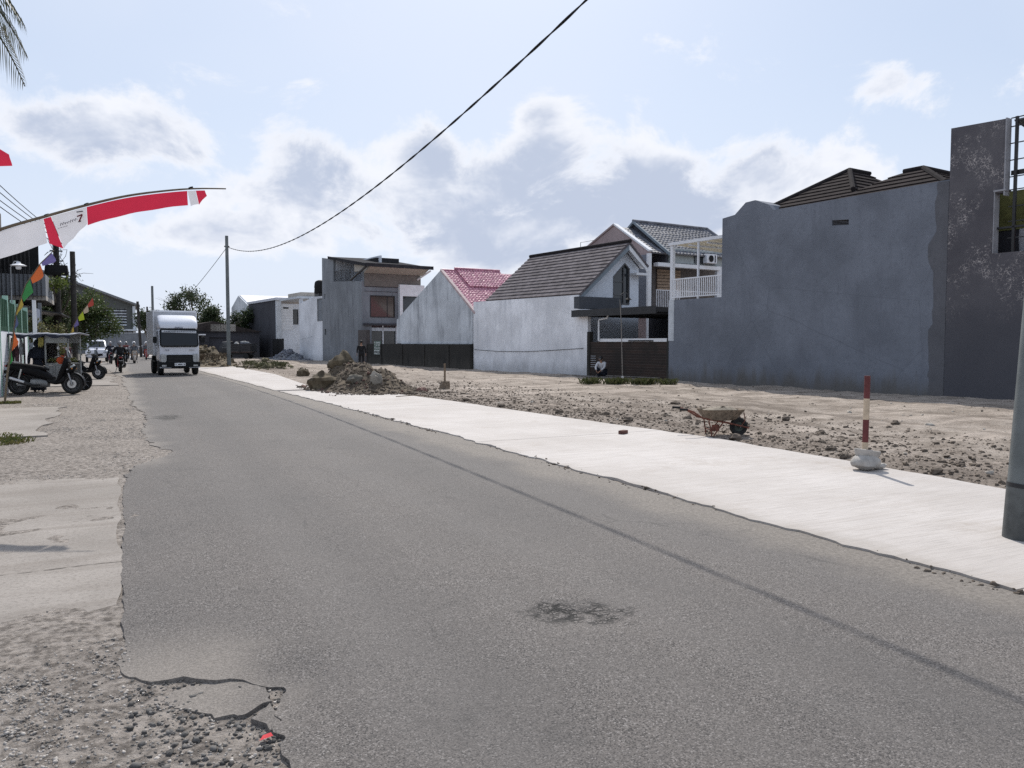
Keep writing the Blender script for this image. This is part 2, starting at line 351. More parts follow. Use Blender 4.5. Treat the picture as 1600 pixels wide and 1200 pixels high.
# ------------------------------------------------------------------ mesh helpers
C = scene.collection; OFF = {}
class MB:
    def __init__(s): s.v = []; s.f = []
    def add(s, vs, fs):
        o = len(s.v); s.v += [tuple(p) for p in vs]; s.f += [tuple(i+o for i in f) for f in fs]; return s
    def box(s, a, b, M=None):
        (x0, y0, z0), (x1, y1, z1) = a, b
        vs = [(x0,y0,z0),(x1,y0,z0),(x1,y1,z0),(x0,y1,z0),(x0,y0,z1),(x1,y0,z1),(x1,y1,z1),(x0,y1,z1)]
        if M is not None: vs = [M @ Vector(p) for p in vs]
        return s.add(vs, [(0,3,2,1),(4,5,6,7),(0,1,5,4),(1,2,6,5),(2,3,7,6),(3,0,4,7)])
    def prism(s, poly, ax, a, b, holes=()):
        """extrude a polygon; ax is the axis it is extruded along, poly gives the other two in x,y,z order"""
        def P(p, t):
            q = list(p); q.insert('xyz'.index(ax), t); return tuple(q)
        loops = [list(poly)] + [list(h) for h in holes]; flat = [p for l in loops for p in l]; n = len(flat)
        o = len(s.v); s.v += [P(p, a) for p in flat] + [P(p, b) for p in flat]
        if holes:
            tri = geometry.tessellate_polygon([[Vector((p[0], p[1], 0)) for p in l] for l in loops])
            for t in tri: s.f += [tuple(o+i for i in t), tuple(o+n+i for i in reversed(t))]
        else:
            s.f += [tuple(o+i for i in range(n)), tuple(o+n+i for i in reversed(range(n)))]
        k = 0
        for l in loops:
            m = len(l)
            for i in range(m):
                j = (i+1) % m; s.f.append((o+k+i, o+n+k+i, o+n+k+j, o+k+j))
            k += m
        return s
    def tube(s, path, r, n=8, cap=True):
        path = [Vector(p) for p in path]; rs = r if isinstance(r, (list, tuple)) else [r]*len(path)
        o = len(s.v); up = None
        for i, p in enumerate(path):
            d = (path[min(i+1, len(path)-1)] - path[max(i-1, 0)]).normalized()
            if up is None: up = Vector((0, 0, 1)) if abs(d.z) < .9 else Vector((1, 0, 0))
            a = d.cross(up).normalized(); b = a.cross(d).normalized(); up = b
            for k in range(n):
                t = 2*math.pi*k/n; s.v.append(tuple(p + a*(rs[i]*math.cos(t)) + b*(rs[i]*math.sin(t))))
        for i in range(len(path)-1):
            for k in range(n):
                k2 = (k+1) % n; s.f.append((o+i*n+k, o+i*n+k2, o+(i+1)*n+k2, o+(i+1)*n+k))
        if cap:
            s.f.append(tuple(o+k for k in reversed(range(n)))); s.f.append(tuple(o+(len(path)-1)*n+k for k in range(n)))
        return s
    def lathe(s, prof, n=16, M=None):
        o = len(s.v)
        for r, z in prof:
            for k in range(n):
                t = 2*math.pi*k/n; p = Vector((r*math.cos(t), r*math.sin(t), z)); s.v.append(tuple(M @ p if M is not None else p))
        for i in range(len(prof)-1):
            for k in range(n):
                k2 = (k+1) % n; s.f.append((o+i*n+k, o+i*n+k2, o+(i+1)*n+k2, o+(i+1)*n+k))
        if prof[0][0] > 1e-6: s.f.append(tuple(o+k for k in reversed(range(n))))
        if prof[-1][0] > 1e-6: s.f.append(tuple(o+(len(prof)-1)*n+k for k in range(n)))
        return s
    def loft(s, rings, cap=True):
        o = len(s.v); n = len(rings[0])
        for r in rings: s.v += [tuple(p) for p in r]
        for i in range(len(rings)-1):
            for k in range(n):
                k2 = (k+1) % n; s.f.append((o+i*n+k, o+i*n+k2, o+(i+1)*n+k2, o+(i+1)*n+k))
        if cap: s.f.append(tuple(o+k for k in reversed(range(n)))); s.f.append(tuple(o+(len(rings)-1)*n+k for k in range(n)))
        return s
    def blob(s, c, rad, seed=0, amp=.2, freq=1.5, nu=14, nv=9, flat=False):
        o = len(s.v); c = Vector(c); sv = Vector((seed*7.3, seed*3.1, seed*1.7))
        for j in range(nv+1):
            ph = math.pi*j/nv
            for i in range(nu):
                th = 2*math.pi*i/nu; d = Vector((math.sin(ph)*math.cos(th), math.sin(ph)*math.sin(th), -math.cos(ph)))
                k = 1 + amp*(mnoise.noise(d*freq+sv) + .5*mnoise.noise(d*freq*2.3+sv))*1.4
                s.v.append((c.x+d.x*rad[0]*k, c.y+d.y*rad[1]*k, c.z+d.z*rad[2]*k))
        for j in range(nv):
            for i in range(nu):
                i2 = (i+1) % nu; s.f.append((o+j*nu+i, o+j*nu+i2, o+(j+1)*nu+i2, o+(j+1)*nu+i))
        return s
    def build(s, name, m, parent=None, smooth=False, bevel=0.0, label=None, cat=None, group=None, kind=None, loc=None, fix=True):
        off = OFF.get(parent.name) if parent is not None else None
        vs = s.v
        if off is not None: vs = [(a-off[0], b-off[1], c-off[2]) for a, b, c in vs]
        me = bpy.data.meshes.new(name); me.from_pydata(vs, [], s.f)
        if fix:
            import bmesh
            bm = bmesh.new(); bm.from_mesh(me); bmesh.ops.remove_doubles(bm, verts=bm.verts, dist=1e-5) if smooth else None
            bmesh.ops.recalc_face_normals(bm, faces=bm.faces); bm.to_mesh(me); bm.free()
        if smooth:
            me.polygons.foreach_set('use_smooth', [True]*len(me.polygons)); me.set_sharp_from_angle(angle=R(38))
        me.materials.append(m); o = bpy.data.objects.new(name, me); C.objects.link(o)
        if parent is not None:
            o.parent = parent
            if off is not None: OFF[o.name] = off
        if loc is not None: o.location = loc
        if bevel:
            b = o.modifiers.new('bevel', 'BEVEL'); b.width = bevel; b.segments = 2; b.limit_method = 'ANGLE'; b.angle_limit = R(40)
        tag(o, label, cat, group, kind); return o
def tag(o, label=None, cat=None, group=None, kind=None):
    for k, v in (('label', label), ('category', cat), ('group', group), ('kind', kind)):
        if v is not None: o[k] = v
    return o
def thing(name, label, cat, loc=(0, 0, 0), rz=0.0, group=None, off=None, kind=None):
    o = bpy.data.objects.new(name, None); C.objects.link(o); o.location = loc; o.rotation_euler = (0, 0, rz); o.empty_display_size = .3
    if off is not None: OFF[o.name] = off
    return tag(o, label, cat, group, kind)
def copy_tree(o, parent=None):
    c = o.copy(); C.objects.link(c); c.parent = parent
    for ch in o.children: copy_tree(ch, c)
    return c
def box(a, b, M=None): return MB().box(a, b, M)
def np_mesh(name, V, F, m, parent=None, smooth=False, **kw):
    me = bpy.data.meshes.new(name); V = np.asarray(V, dtype=np.float32); F = np.asarray(F, dtype=np.int32)
    me.vertices.add(len(V)); me.vertices.foreach_set('co', V.ravel())
    k = F.shape[1]; me.loops.add(F.size); me.loops.foreach_set('vertex_index', F.ravel())
    me.polygons.add(len(F)); me.polygons.foreach_set('loop_start', np.arange(0, F.size, k, dtype=np.int32))
    me.update(calc_edges=True); me.validate()
    if smooth: me.polygons.foreach_set('use_smooth', np.ones(len(F), dtype=bool))
    me.materials.append(m); o = bpy.data.objects.new(name, me); C.objects.link(o)
    if parent is not None: o.parent = parent
    return tag(o, kw.get('label'), kw.get('cat'), kw.get('group'), kw.get('kind'))
def ring(x, cy, cz, wy, wz, n=14, p=2.6, ax='x', tilt=0.0):
    out = []
    for k in range(n):
        t = 2*math.pi*k/n; c, s_ = math.cos(t), math.sin(t)
        a = cy + wy*math.copysign(abs(c)**(2/p), c); b = cz + wz*math.copysign(abs(s_)**(2/p), s_)
        out.append((x + tilt*(b-cz), a, b) if ax == 'x' else (a, x + tilt*(b-cz), b) if ax == 'y' else (a, b, x))
    return out
def hash2(ix, iy, s):
    h = (ix.astype(np.int64)*374761393 + iy.astype(np.int64)*668265263 + s*1442695041) & 0xffffffff
    h = ((h ^ (h >> 13))*1274126177) & 0xffffffff
    return ((h ^ (h >> 16)) & 0xffffff)/float(0xffffff)
def vnoise(x, y, s=0):
    ix, iy = np.floor(x), np.floor(y); fx, fy = x-ix, y-iy
    u, v = fx*fx*(3-2*fx), fy*fy*(3-2*fy)
    a, b, c, d = hash2(ix, iy, s), hash2(ix+1, iy, s), hash2(ix, iy+1, s), hash2(ix+1, iy+1, s)
    return (a*(1-u)+b*u)*(1-v) + (c*(1-u)+d*u)*v - .5
def fbm(x, y, s=0, o=4):
    t = 0; a = 1.0
    for i in range(o): t = t + a*vnoise(x*2**i, y*2**i, s+i); a *= .5
    return t

# ------------------------------------------------------------------ ground, road, pavement
LS = np.array([-30, 3.2, 3.72, 3.88, 3.97, 4.05, 4.13, 4.3, 9.8, 10.6, 11.4, 12.1, 12.6, 13.0, 14, 17, 18.5, 22, 28, 40, 50, 67, 85, 110, 130])
LX = np.array([.6, .56, .66, .52, .33, .14, .02, .0, .0, .05, .15, .62, .7, .48, .36, .42, .55, .3, .25, .1, -.5, -1.3, -2.2, -5, -9])
RS = np.array([-30, 0, 12, 20, 26, 32, 43, 60, 80, 100, 130])
RX = np.array([5.0, 5.0, 5.0, 4.8, 4.55, 4.4, 4.05, 3.6, 3.1, 2.0, -1.5])
FS = np.array([-30, 5, 10, 15, 20, 26.2, 26.6, 40, 52, 70, 100, 130])
FX = np.array([8.5, 8.5, 8.75, 8.3, 7.95, 7.3, 6.0, 6.9, 6.75, 5.8, 4.4, 1.0])
xl = lambda s: np.interp(s, LS, LX); xr = lambda s: np.interp(s, RS, RX); xf = lambda s: np.interp(s, FS, FX)
def sstep(v, a, b):
    t = np.clip((v-a)/(b-a), 0, 1); return t*t*(3-2*t)
def ground_h(x, y):
    lot = sstep(x, xf(y)-.05, xf(y)+.8)
    rt = np.abs(x-(10.3+.35*np.sin(y*.55))); rt2 = np.abs(x-(11.9+.35*np.sin(y*.55+.2)))
    rut = -.035*np.exp(-(rt/.11)**2)+.02*np.exp(-((rt-.22)/.08)**2)-.03*np.exp(-(rt2/.11)**2)+.018*np.exp(-((rt2-.22)/.08)**2)
    n = fbm(x*.9, y*.9, 3, 4); n2 = fbm(x*4, y*4, 9, 3); ruts = vnoise(x*.25+3, y*1.6, 21)*.05
    h_lot = .02 + .05*n + .034*n2 + ruts*.9 + rut*(vnoise(x*.3, y*.3, 77)+.6)
    edge_bank = np.exp(-((x-xf(y)-.35)/.35)**2)*.05*(fbm(x*2, y*2, 5, 3)+.6)
    dip = np.exp(-(((x-.42)/.34)**2+((y-3.62)/.42)**2))*.026
    h_left = -.012 - dip + .016*n + .014*n2 + .006*fbm(x*14, y*14, 17, 2)
    return (h_lot+edge_bank)*lot + np.minimum(h_left, .004-.02*sstep(x, .75, .9))*(1-lot) - .0
def graded(parts):
    out = []
    for a, b, st in parts: out += list(np.arange(a, b-1e-6, st))
    out.append(parts[-1][1]); return np.array(out)
gx = np.concatenate([-np.geomspace(900, 22, 16), graded([(-20, -6, 1.0), (-6, 3, .10), (3, 6, .5), (6, 14, .10), (14, 32, .3)]), np.geomspace(34, 900, 16)])
gy = np.concatenate([-np.geomspace(200, 14, 8), graded([(-12, 1, 1.0), (1, 18, .10), (18, 34, .16), (34, 60, .4), (60, 90, 1.5)]), np.geomspace(93, 1400, 20)])
GX, GY = np.meshgrid(gx, gy); GZ = ground_h(GX, GY)
nx, ny = len(gx), len(gy)
idx = np.arange(nx*ny).reshape(ny, nx)
quads = np.stack([idx[:-1, :-1].ravel(), idx[:-1, 1:].ravel(), idx[1:, 1:].ravel(), idx[1:, :-1].ravel()], 1)
np_mesh('ground', np.stack([GX.ravel(), GY.ravel(), GZ.ravel()], 1), quads, DIRT, smooth=True, kind='structure')

def strip(name, s_arr, left, right, zfun, m, nlat=8, thick=.12, parent=None, warp=None, **kw):
    """a sheet with real edges: top grid plus side skirts"""
    n = len(s_arr); V = []; F = []
    for i, s in enumerate(s_arr):
        for k in range(nlat+1):
            t = k/nlat; x = left[i]*(1-t)+right[i]*t; V.append((x, s+(warp(x, s) if warp else 0), zfun(x, s, t)))
    w = nlat+1
    for i in range(n-1):
        for k in range(nlat): F.append((i*w+k, i*w+k+1, (i+1)*w+k+1, (i+1)*w+k))
    border = [k for k in range(w)] + [i*w+nlat for i in range(1, n)] + [(n-1)*w+k for k in range(nlat-1, -1, -1)] + [i*w for i in range(n-2, 0, -1)]
    o = len(V); V += [(V[b][0], V[b][1], V[b][2]-thick) for b in border]
    for q in range(len(border)):
        q2 = (q+1) % len(border); F.append((border[q], o+q, o+q2, border[q2]))
    return MB().add(V, F).build(name, m, parent, **kw)
ss_ = np.concatenate([np.arange(-6, 2.5, .2), np.arange(2.5, 5, .025), np.arange(5, 24, .06), np.arange(24, 60, .4), np.arange(60, 131, 2)])
nzl = vnoise(ss_*5.0, ss_*0+.3, 41)*.10 + vnoise(ss_*16.0, ss_*0+.7, 42)*.09 + vnoise(ss_*1.3, ss_*0, 43)*.10
nzl = np.where((ss_ > 4.3) & (ss_ < 10.3), nzl*.25, nzl)
def road_z(x, s, t):
    pot = -.035*math.exp(-(((x-2.35)/.22)**2 + ((s-3.9)/.2)**2)) - .02*math.exp(-(((x-.7)/.2)**2 + ((s-3.8)/.25)**2))
    return .0 + .02*math.sin(math.pi*min(1, max(0, t))) + pot
def edge_warp(x, s_):
    if s_ < 2 or s_ > 6 or x > 2: return 0
    return (mnoise.noise(Vector((x*5, s_*1.5, 6)))*.07 + mnoise.noise(Vector((x*19, s_*4, 7)))*.03)*math.exp(-max(0, x-.7)*3)*math.exp(-((s_-4)/1.2)**2)
road = strip('road', ss_, xl(ss_)+nzl, xr(ss_)+.12+vnoise(ss_*2, ss_*0, 5)*.1, road_z, ASPH, 70, .07, warp=edge_warp, kind='structure', fix=True)
pav = tag(bpy.data.objects.new('pavement', None), kind='structure'); C.objects.link(pav)
def slab(s0, s1, step=.25, zt=.018):
    s = np.append(np.arange(s0, s1, step), s1); nz = vnoise(s*3, s*0, 51)*.11 + vnoise(s*13, s*0, 52)*.05
    strip('concrete_slab', s, xr(s)+.10+nz, xf(s)+vnoise(s*2, s*0, 53)*.06, lambda x, y, t: zt+.012*t, PAVE, 6, .16, pav)
slab(-6, 3.0, .1); slab(3.015, 11.4, .1); slab(11.42, 18.6, .1); slab(18.62, 26.3, .1); slab(26.75, 40, .5); slab(40.01, 60, 1); slab(60.01, 110, 2)
# a sunken piece of broken asphalt at the ragged edge
def broken(poly, top, tilt):
    rr = random.Random(len(poly)*7); out = []
    for i, p in enumerate(poly):
        q = poly[(i+1) % len(poly)]
        for k in range(4): t = k/4; out.append((p[0]*(1-t)+q[0]*t+rr.uniform(-.012,.012), p[1]*(1-t)+q[1]*t+rr.uniform(-.012,.012)))
    n = len(out); MB().add([(x, y, top+tilt*(x-.4)) for x, y in out]+[(x, y, -.08) for x, y in out], [tuple(range(n)), tuple(reversed(range(n, 2*n)))]+[(i, (i+1) % n, n+(i+1) % n, n+i) for i in range(n)]).build('broken_piece', ASPH, road)
broken([(.20,3.93),(.36,3.95),(.50,3.86),(.58,3.74),(.57,3.60),(.46,3.52),(.34,3.55),(.24,3.68),(.14,3.80)], -.016, .02)
broken([(.48,3.46),(.57,3.55),(.60,3.40),(.55,3.28)], -.010, .03)
# driveway apron and small slabs on the left
s = np.arange(4.6, 10.9, .1)
strip('driveway', s, s*0-6.5, -.03+vnoise(s*3, s*0, 61)*.05-np.where(s < 5.2, (5.2-s)*1.4, 0), lambda x, y, t: -.002-.02*(1-t)-.022*float(sstep(y, 5.9, 4.7))-.016*float(sstep(y, 10.3, 10.8)), P_CONC, 6, .1, kind='structure')
s = np.arange(15.6, 22.5, .2); strip('forecourt_slab', s, s*0-3.0, -1.25+vnoise(s*2, s*0, 62)*.3, lambda x, y, t: .012, P_CONC, 4, .1, kind='structure')
s = np.arange(33.0, 42, .3); strip('forecourt_apron', s, s*0-3.0, -.2+vnoise(s, s*0, 63)*.4, lambda x, y, t: .01, P_CONC, 4, .1, kind='structure')

def stones(name, xy, size, m, zoff=.3, parent=None, zfun=None, flat=.6, **kw):
    zoff *= .5
    n = len(xy); base = np.array([(-1,-1,-1),(1,-1,-1),(1,1,-1),(-1,1,-1),(-1,-1,1),(1,-1,1),(1,1,1),(-1,1,1)], float)*.68
    faces = np.array([(0,3,2,1),(4,5,6,7),(0,1,5,4),(1,2,6,5),(2,3,7,6),(3,0,4,7)])
    V = base[None]*rng.uniform(.55, 1.2, (n, 8, 1)) + rng.uniform(-.30, .30, (n, 8, 3)); V[:, 4:, :2] *= rng.uniform(.35, .9, (n, 1, 1))
    V[:, :, 0] *= rng.uniform(.8, 1.5, (n, 1))
    V *= size[:, None, None]; V[:, :, 2] *= flat
    a = rng.uniform(0, 6.28, n); c, s_ = np.cos(a)[:, None], np.sin(a)[:, None]
    X = V[:, :, 0]*c - V[:, :, 1]*s_; Y = V[:, :, 0]*s_ + V[:, :, 1]*c
    z = (zfun or ground_h)(xy[:, 0], xy[:, 1]) + size*zoff
    V = np.stack([X+xy[:, 0:1], Y+xy[:, 1:2], V[:, :, 2]+z[:, None]], 2).reshape(-1, 3)
    F = (faces[None] + (np.arange(n)*8)[:, None, None]).reshape(-1, 4)
    return np_mesh(name, V, F, m, parent, **kw)
def scat(n, x0, x1, y0, y1, dens=None):
    p = np.stack([rng.uniform(x0, x1, n), rng.uniform(y0, y1, n)], 1)
    if dens is not None: p = p[rng.uniform(0, 1, n) < dens(p[:, 0], p[:, 1])]
    return p
# gravel on the left shoulder
den = lambda x, y: np.where(x < xl(y)+.02, 1, 0)*np.clip(.06 + 1.8*(fbm(x*1.2, y*1.2, 71, 3)), .03, 1)*np.where((y > 4.8) & (y < 10.7), .02, 1)
p1 = np.concatenate([scat(42000, -2.2, .75, 2.2, 5.4, den), scat(52000, -2.8, .8, 10.6, 24, den), scat(5000, -2.8, .6, 24, 34, den)])
stones('shoulder_gravel', p1, np.clip(rng.gamma(1.1, .0036, len(p1))+.0018, 0, .012), GRAVEL, .3, label='loose grey crushed stone strewn over the dirt shoulder', cat='gravel', kind='stuff')
p2 = scat(1800, .0, .8, 2.2, 4.1, lambda x, y: np.where(x < xl(y)+.0, .9, .02))
stones('pothole_rubble', p2, np.clip(rng.gamma(1.3, .005, len(p2))+.003, 0, .02), mat('dark_broken_asphalt', (.10, .095, .09), .9, .5, 14, local=False), .4, label='broken dark asphalt crumbs along the ragged road edge', cat='rubble', kind='stuff')
def dlot(x, y):
    d = x - xf(y); return np.where(d > .0, 1, 0)*(np.exp(-d/1.3)*1.0 + .16 + np.clip(fbm(x*.7, y*.7, 81, 3), 0, 1)*.6*np.exp(-d/6))
p3 = np.concatenate([scat(42000, 6, 13, 2, 30, dlot), scat(9000, 7, 26, 4, 50, lambda x, y: dlot(x, y)*.8)])
stones('lot_clods', p3, np.clip(rng.gamma(1.4, .009, len(p3))+.004, 0, .05), CLOD, .35, label='crumbs of dry brown earth scattered over the bare lot', cat='debris', kind='stuff')
p4 = scat(5000, 7, 24, 3, 40, lambda x, y: np.where(x > xf(y)+.1, .5, 0)*(np.exp(-(x-xf(y))/2.5)+.1))
stones('lot_pebbles', p4, rng.gamma(1.5, .009, len(p4))+.005, mat('pale_pebble', (.36, .33, .29), .9, .4, 14, local=False), .4, label='pale pebbles and lime chips strewn over the bare lot', cat='pebbles', kind='stuff')
p5 = scat(5000, 4.9, 5.4, 2.5, 26, lambda x, y: np.exp(-((x-xr(y)-.06)/.06)**2)*np.clip(.45+2*vnoise(y*.9, x*0, 9), 0, 1))
stones('kerb_crumbs', p5, np.clip(rng.gamma(1.3, .007, len(p5))+.003, 0, .03), CLOD, .2, zfun=lambda x, y: np.where(x < xr(y)+.10, .0, .018), label='dark crumbs of soil along the joint of road and concrete', cat='debris', kind='stuff')
# larger clods, one by one
gcl = 'earth clods along the edge of the concrete'
cl = [(9.05,9.9,.10),(9.3,8.2,.07),(9.0,12.9,.09),(8.9,7.6,.06),(8.85,6.2,.07),(9.2,5.3,.06),(8.75,15.2,.08),(10.4,12.8,.09),(11.8,11.5,.08),(12.6,16.0,.10),(9.6,6.4,.05),(9.9,8.9,.06),(8.5,17.6,.08),(8.35,19.5,.08),(10.9,9.8,.07),(13.3,10.2,.08),(9.4,14.3,.07)]
for i, (x, y, r) in enumerate(cl):
    z = float(ground_h(np.array([x]), np.array([y]))[0])
    MB().blob((0, 0, r*.35), (r*1.2, r, r*.65), i+3, .35, 1.8, 9, 6).build('earth_clod', CLOD, loc=(x, y, z), label='fist sized dark clod of dry earth on the lot beyond the concrete strip', cat='clod', group=gcl)
MB().box((-.09,-.05,0),(.09,.05,.06)).build('broken_brick', mat('red_brick', (.11, .05, .04), .9, .3, 12), bevel=.008, loc=(7.75, 11.25, .028), label='single red brick lying on the white concrete strip near its joint', cat='brick').rotation_euler = (0, 0, .5)
MB().tube([(0,0,0),(.5,.1,.01),(.95,.12,.0)], .012, 5).build('dry_stick', WOOD, loc=(7.0, 21.4, .07), label='thin dry stick lying on the concrete beside the rubble heap', cat='stick')
MB().add([(0,0,.004),(.055,.006,.010),(.05,.03,.014),(.02,.036,.006)], [(0,1,2,3)]).build('red_scrap', cloth('red_scrap_plastic', (.62, .07, .08), .1), loc=(.47, 3.22, -.004), label='small scrap of bright red plastic in the broken road edge', cat='litter')
# weeds
def blades(name, spots, n, h, m, parent=None, **kw):
    V = []; F = []
    for (x, y, z, rad) in spots:
        for _ in range(n):
            a, r = random.uniform(0, 6.28), rad*math.sqrt(random.random()); px, py = x+r*math.cos(a), y+r*math.sin(a)
            b = random.uniform(0, 6.28); hh = h*random.uniform(.4, 1.1); w = .006+.01*random.random(); lx, ly = random.uniform(-.6, .6)*hh, random.uniform(-.6, .6)*hh
            o = len(V); V += [(px-w*math.cos(b), py-w*math.sin(b), z), (px+w*math.cos(b), py+w*math.sin(b), z), (px+lx*.5, py+ly*.5, z+hh*.7), (px+lx, py+ly, z+hh*.8)]
            F += [(o, o+1, o+2), (o+1, o+3, o+2)]
    return np_mesh(name, np.array(V), np.array(F), m, parent, **kw)
GRASS = leaf_mat('dry_grass', (.09, .10, .03), (.16, .14, .05), (.05, .08, .02))
blades('grass', [(-1.7, 14.9, -.02, .45), (-2.0, 15.6, -.02, .5), (-2.6, 24.5, -.02, .25)], 500, .10, GRASS, label='patch of short yellow green grass beside the driveway slab', cat='grass', kind='stuff')
blades('weeds', [(16.0+i*.28, 25.6-i*.22+.3*math.sin(i*2.1), .02, .32) for i in range(9)], 130, .30, leaf_mat('pulled_weed', (.07, .08, .03), (.05, .06, .02), (.12, .11, .06)), label='low row of pulled weeds drying on the lot before the brick wall', cat='weeds', kind='stuff')

# ------------------------------------------------------------------ house frame: x = away from the road, y = along the lot boundary
HO, HA = (19.796, 31.710), R(6)
def hw(v, u, z=0.0): return (HO[0]+v*math.cos(HA)-u*math.sin(HA), HO[1]+v*math.sin(HA)+u*math.cos(HA), z)
def house(name, label, v0, u0, cat='house'): return thing(name, label, cat, hw(v0, u0), HA, off=(v0, u0, 0))
def tiled(parent, name, E0, E1, T0, T1, n, thick, m, wave=0, amp=.02, joined=False, underlay=True):
    """courses of roof tiles on the quad eave E0-E1 to top T0-T1"""
    E0, E1, T0, T1 = map(Vector, (E0, E1, T0, T1)); nrm = (E1-E0).cross(T0-E0)
    if nrm.length < 1e-6: nrm = (E1-E0).cross(T1-E0)
    nrm.normalize()
    if nrm.z < 0: nrm = -nrm
    if underlay: MB().add([E0, E1, T1, T0]+[p-nrm*.06 for p in (E0, E1, T1, T0)], [(0,1,2,3),(7,6,5,4),(0,4,5,1),(1,5,6,2),(2,6,7,3),(3,7,4,0)]).build('roof_deck', m, parent)
    allm = MB()
    for i in range(n):
        t0, t1 = i/n, min(1, (i+1.12)/n)
        A, B, Cc, D = E0.lerp(T0, t0), E1.lerp(T1, t0), E1.lerp(T1, t1), E0.lerp(T0, t1)
        mb = allm if joined else MB()
        k = max(1, int(wave*(B-A).length/max(.01, (E1-E0).length))*4) if wave else 1
        lo, hi, bt = [], [], []
        for j in range(k+1):
            q = j/k; w = amp*math.cos(j*math.pi/2) if wave else 0.0
            jit = random.uniform(-.15, .15)*thick if wave else 0
            lo.append(A.lerp(B, q)+nrm*(thick+w+jit+.004)); hi.append(D.lerp(Cc, q)+nrm*(.012+w)); bt.append(A.lerp(B, q)+nrm*.002)
        V = lo+hi+bt; K = k+1
        F = [(j, j+1, K+j+1, K+j) for j in range(k)] + [(2*K+j, 2*K+j+1, j+1, j) for j in range(k)]
        F += [(0, K, 2*K), (k, 2*K+k, K+k)]
        mb.add(V, F)
        if not joined: mb.build('tile_course', m, parent)
    if joined: allm.build(name, m, parent, kind='stuff')
def window(parent, ax, plane, rect, frame=.06, depth=.10, fm=None, gm=None, bars=(), sign=-1):
    """a frame with its pane and bars set in a wall; ax = axis the window faces along"""
    a0, b0, a1, b1 = rect; fm = fm or BLK_METAL; gm = gm or GLASS
    P = lambda poly, lo, hi, holes=(): MB().prism(poly, ax, lo, hi, holes)
    out = [(a0,b0),(a1,b0),(a1,b1),(a0,b1)]; inn = [(a0+frame,b0+frame),(a1-frame,b0+frame),(a1-frame,b1-frame),(a0+frame,b1-frame)]
    w = P(out, plane+sign*.02, plane-sign*depth, [inn]).build('window', fm, parent)
    P(inn, plane-sign*(depth*.55), plane-sign*(depth*.55+.02)).build('pane', gm, w)
    for kind, t in bars:
        if kind == 'v': c = a0+(a1-a0)*t; P([(c-.025,b0+frame),(c+.025,b0+frame),(c+.025,b1-frame),(c-.025,b1-frame)], plane-sign*(depth*.3), plane-sign*(depth*.55)).build('glazing_bar', fm, w)
        else: c = b0+(b1-b0)*t; P([(a0+frame,c-.02),(a1-frame,c-.02),(a1-frame,c+.02),(a0+frame,c+.02)], plane-sign*(depth*.3), plane-sign*(depth*.5)).build('glazing_bar', fm, w)
    return w

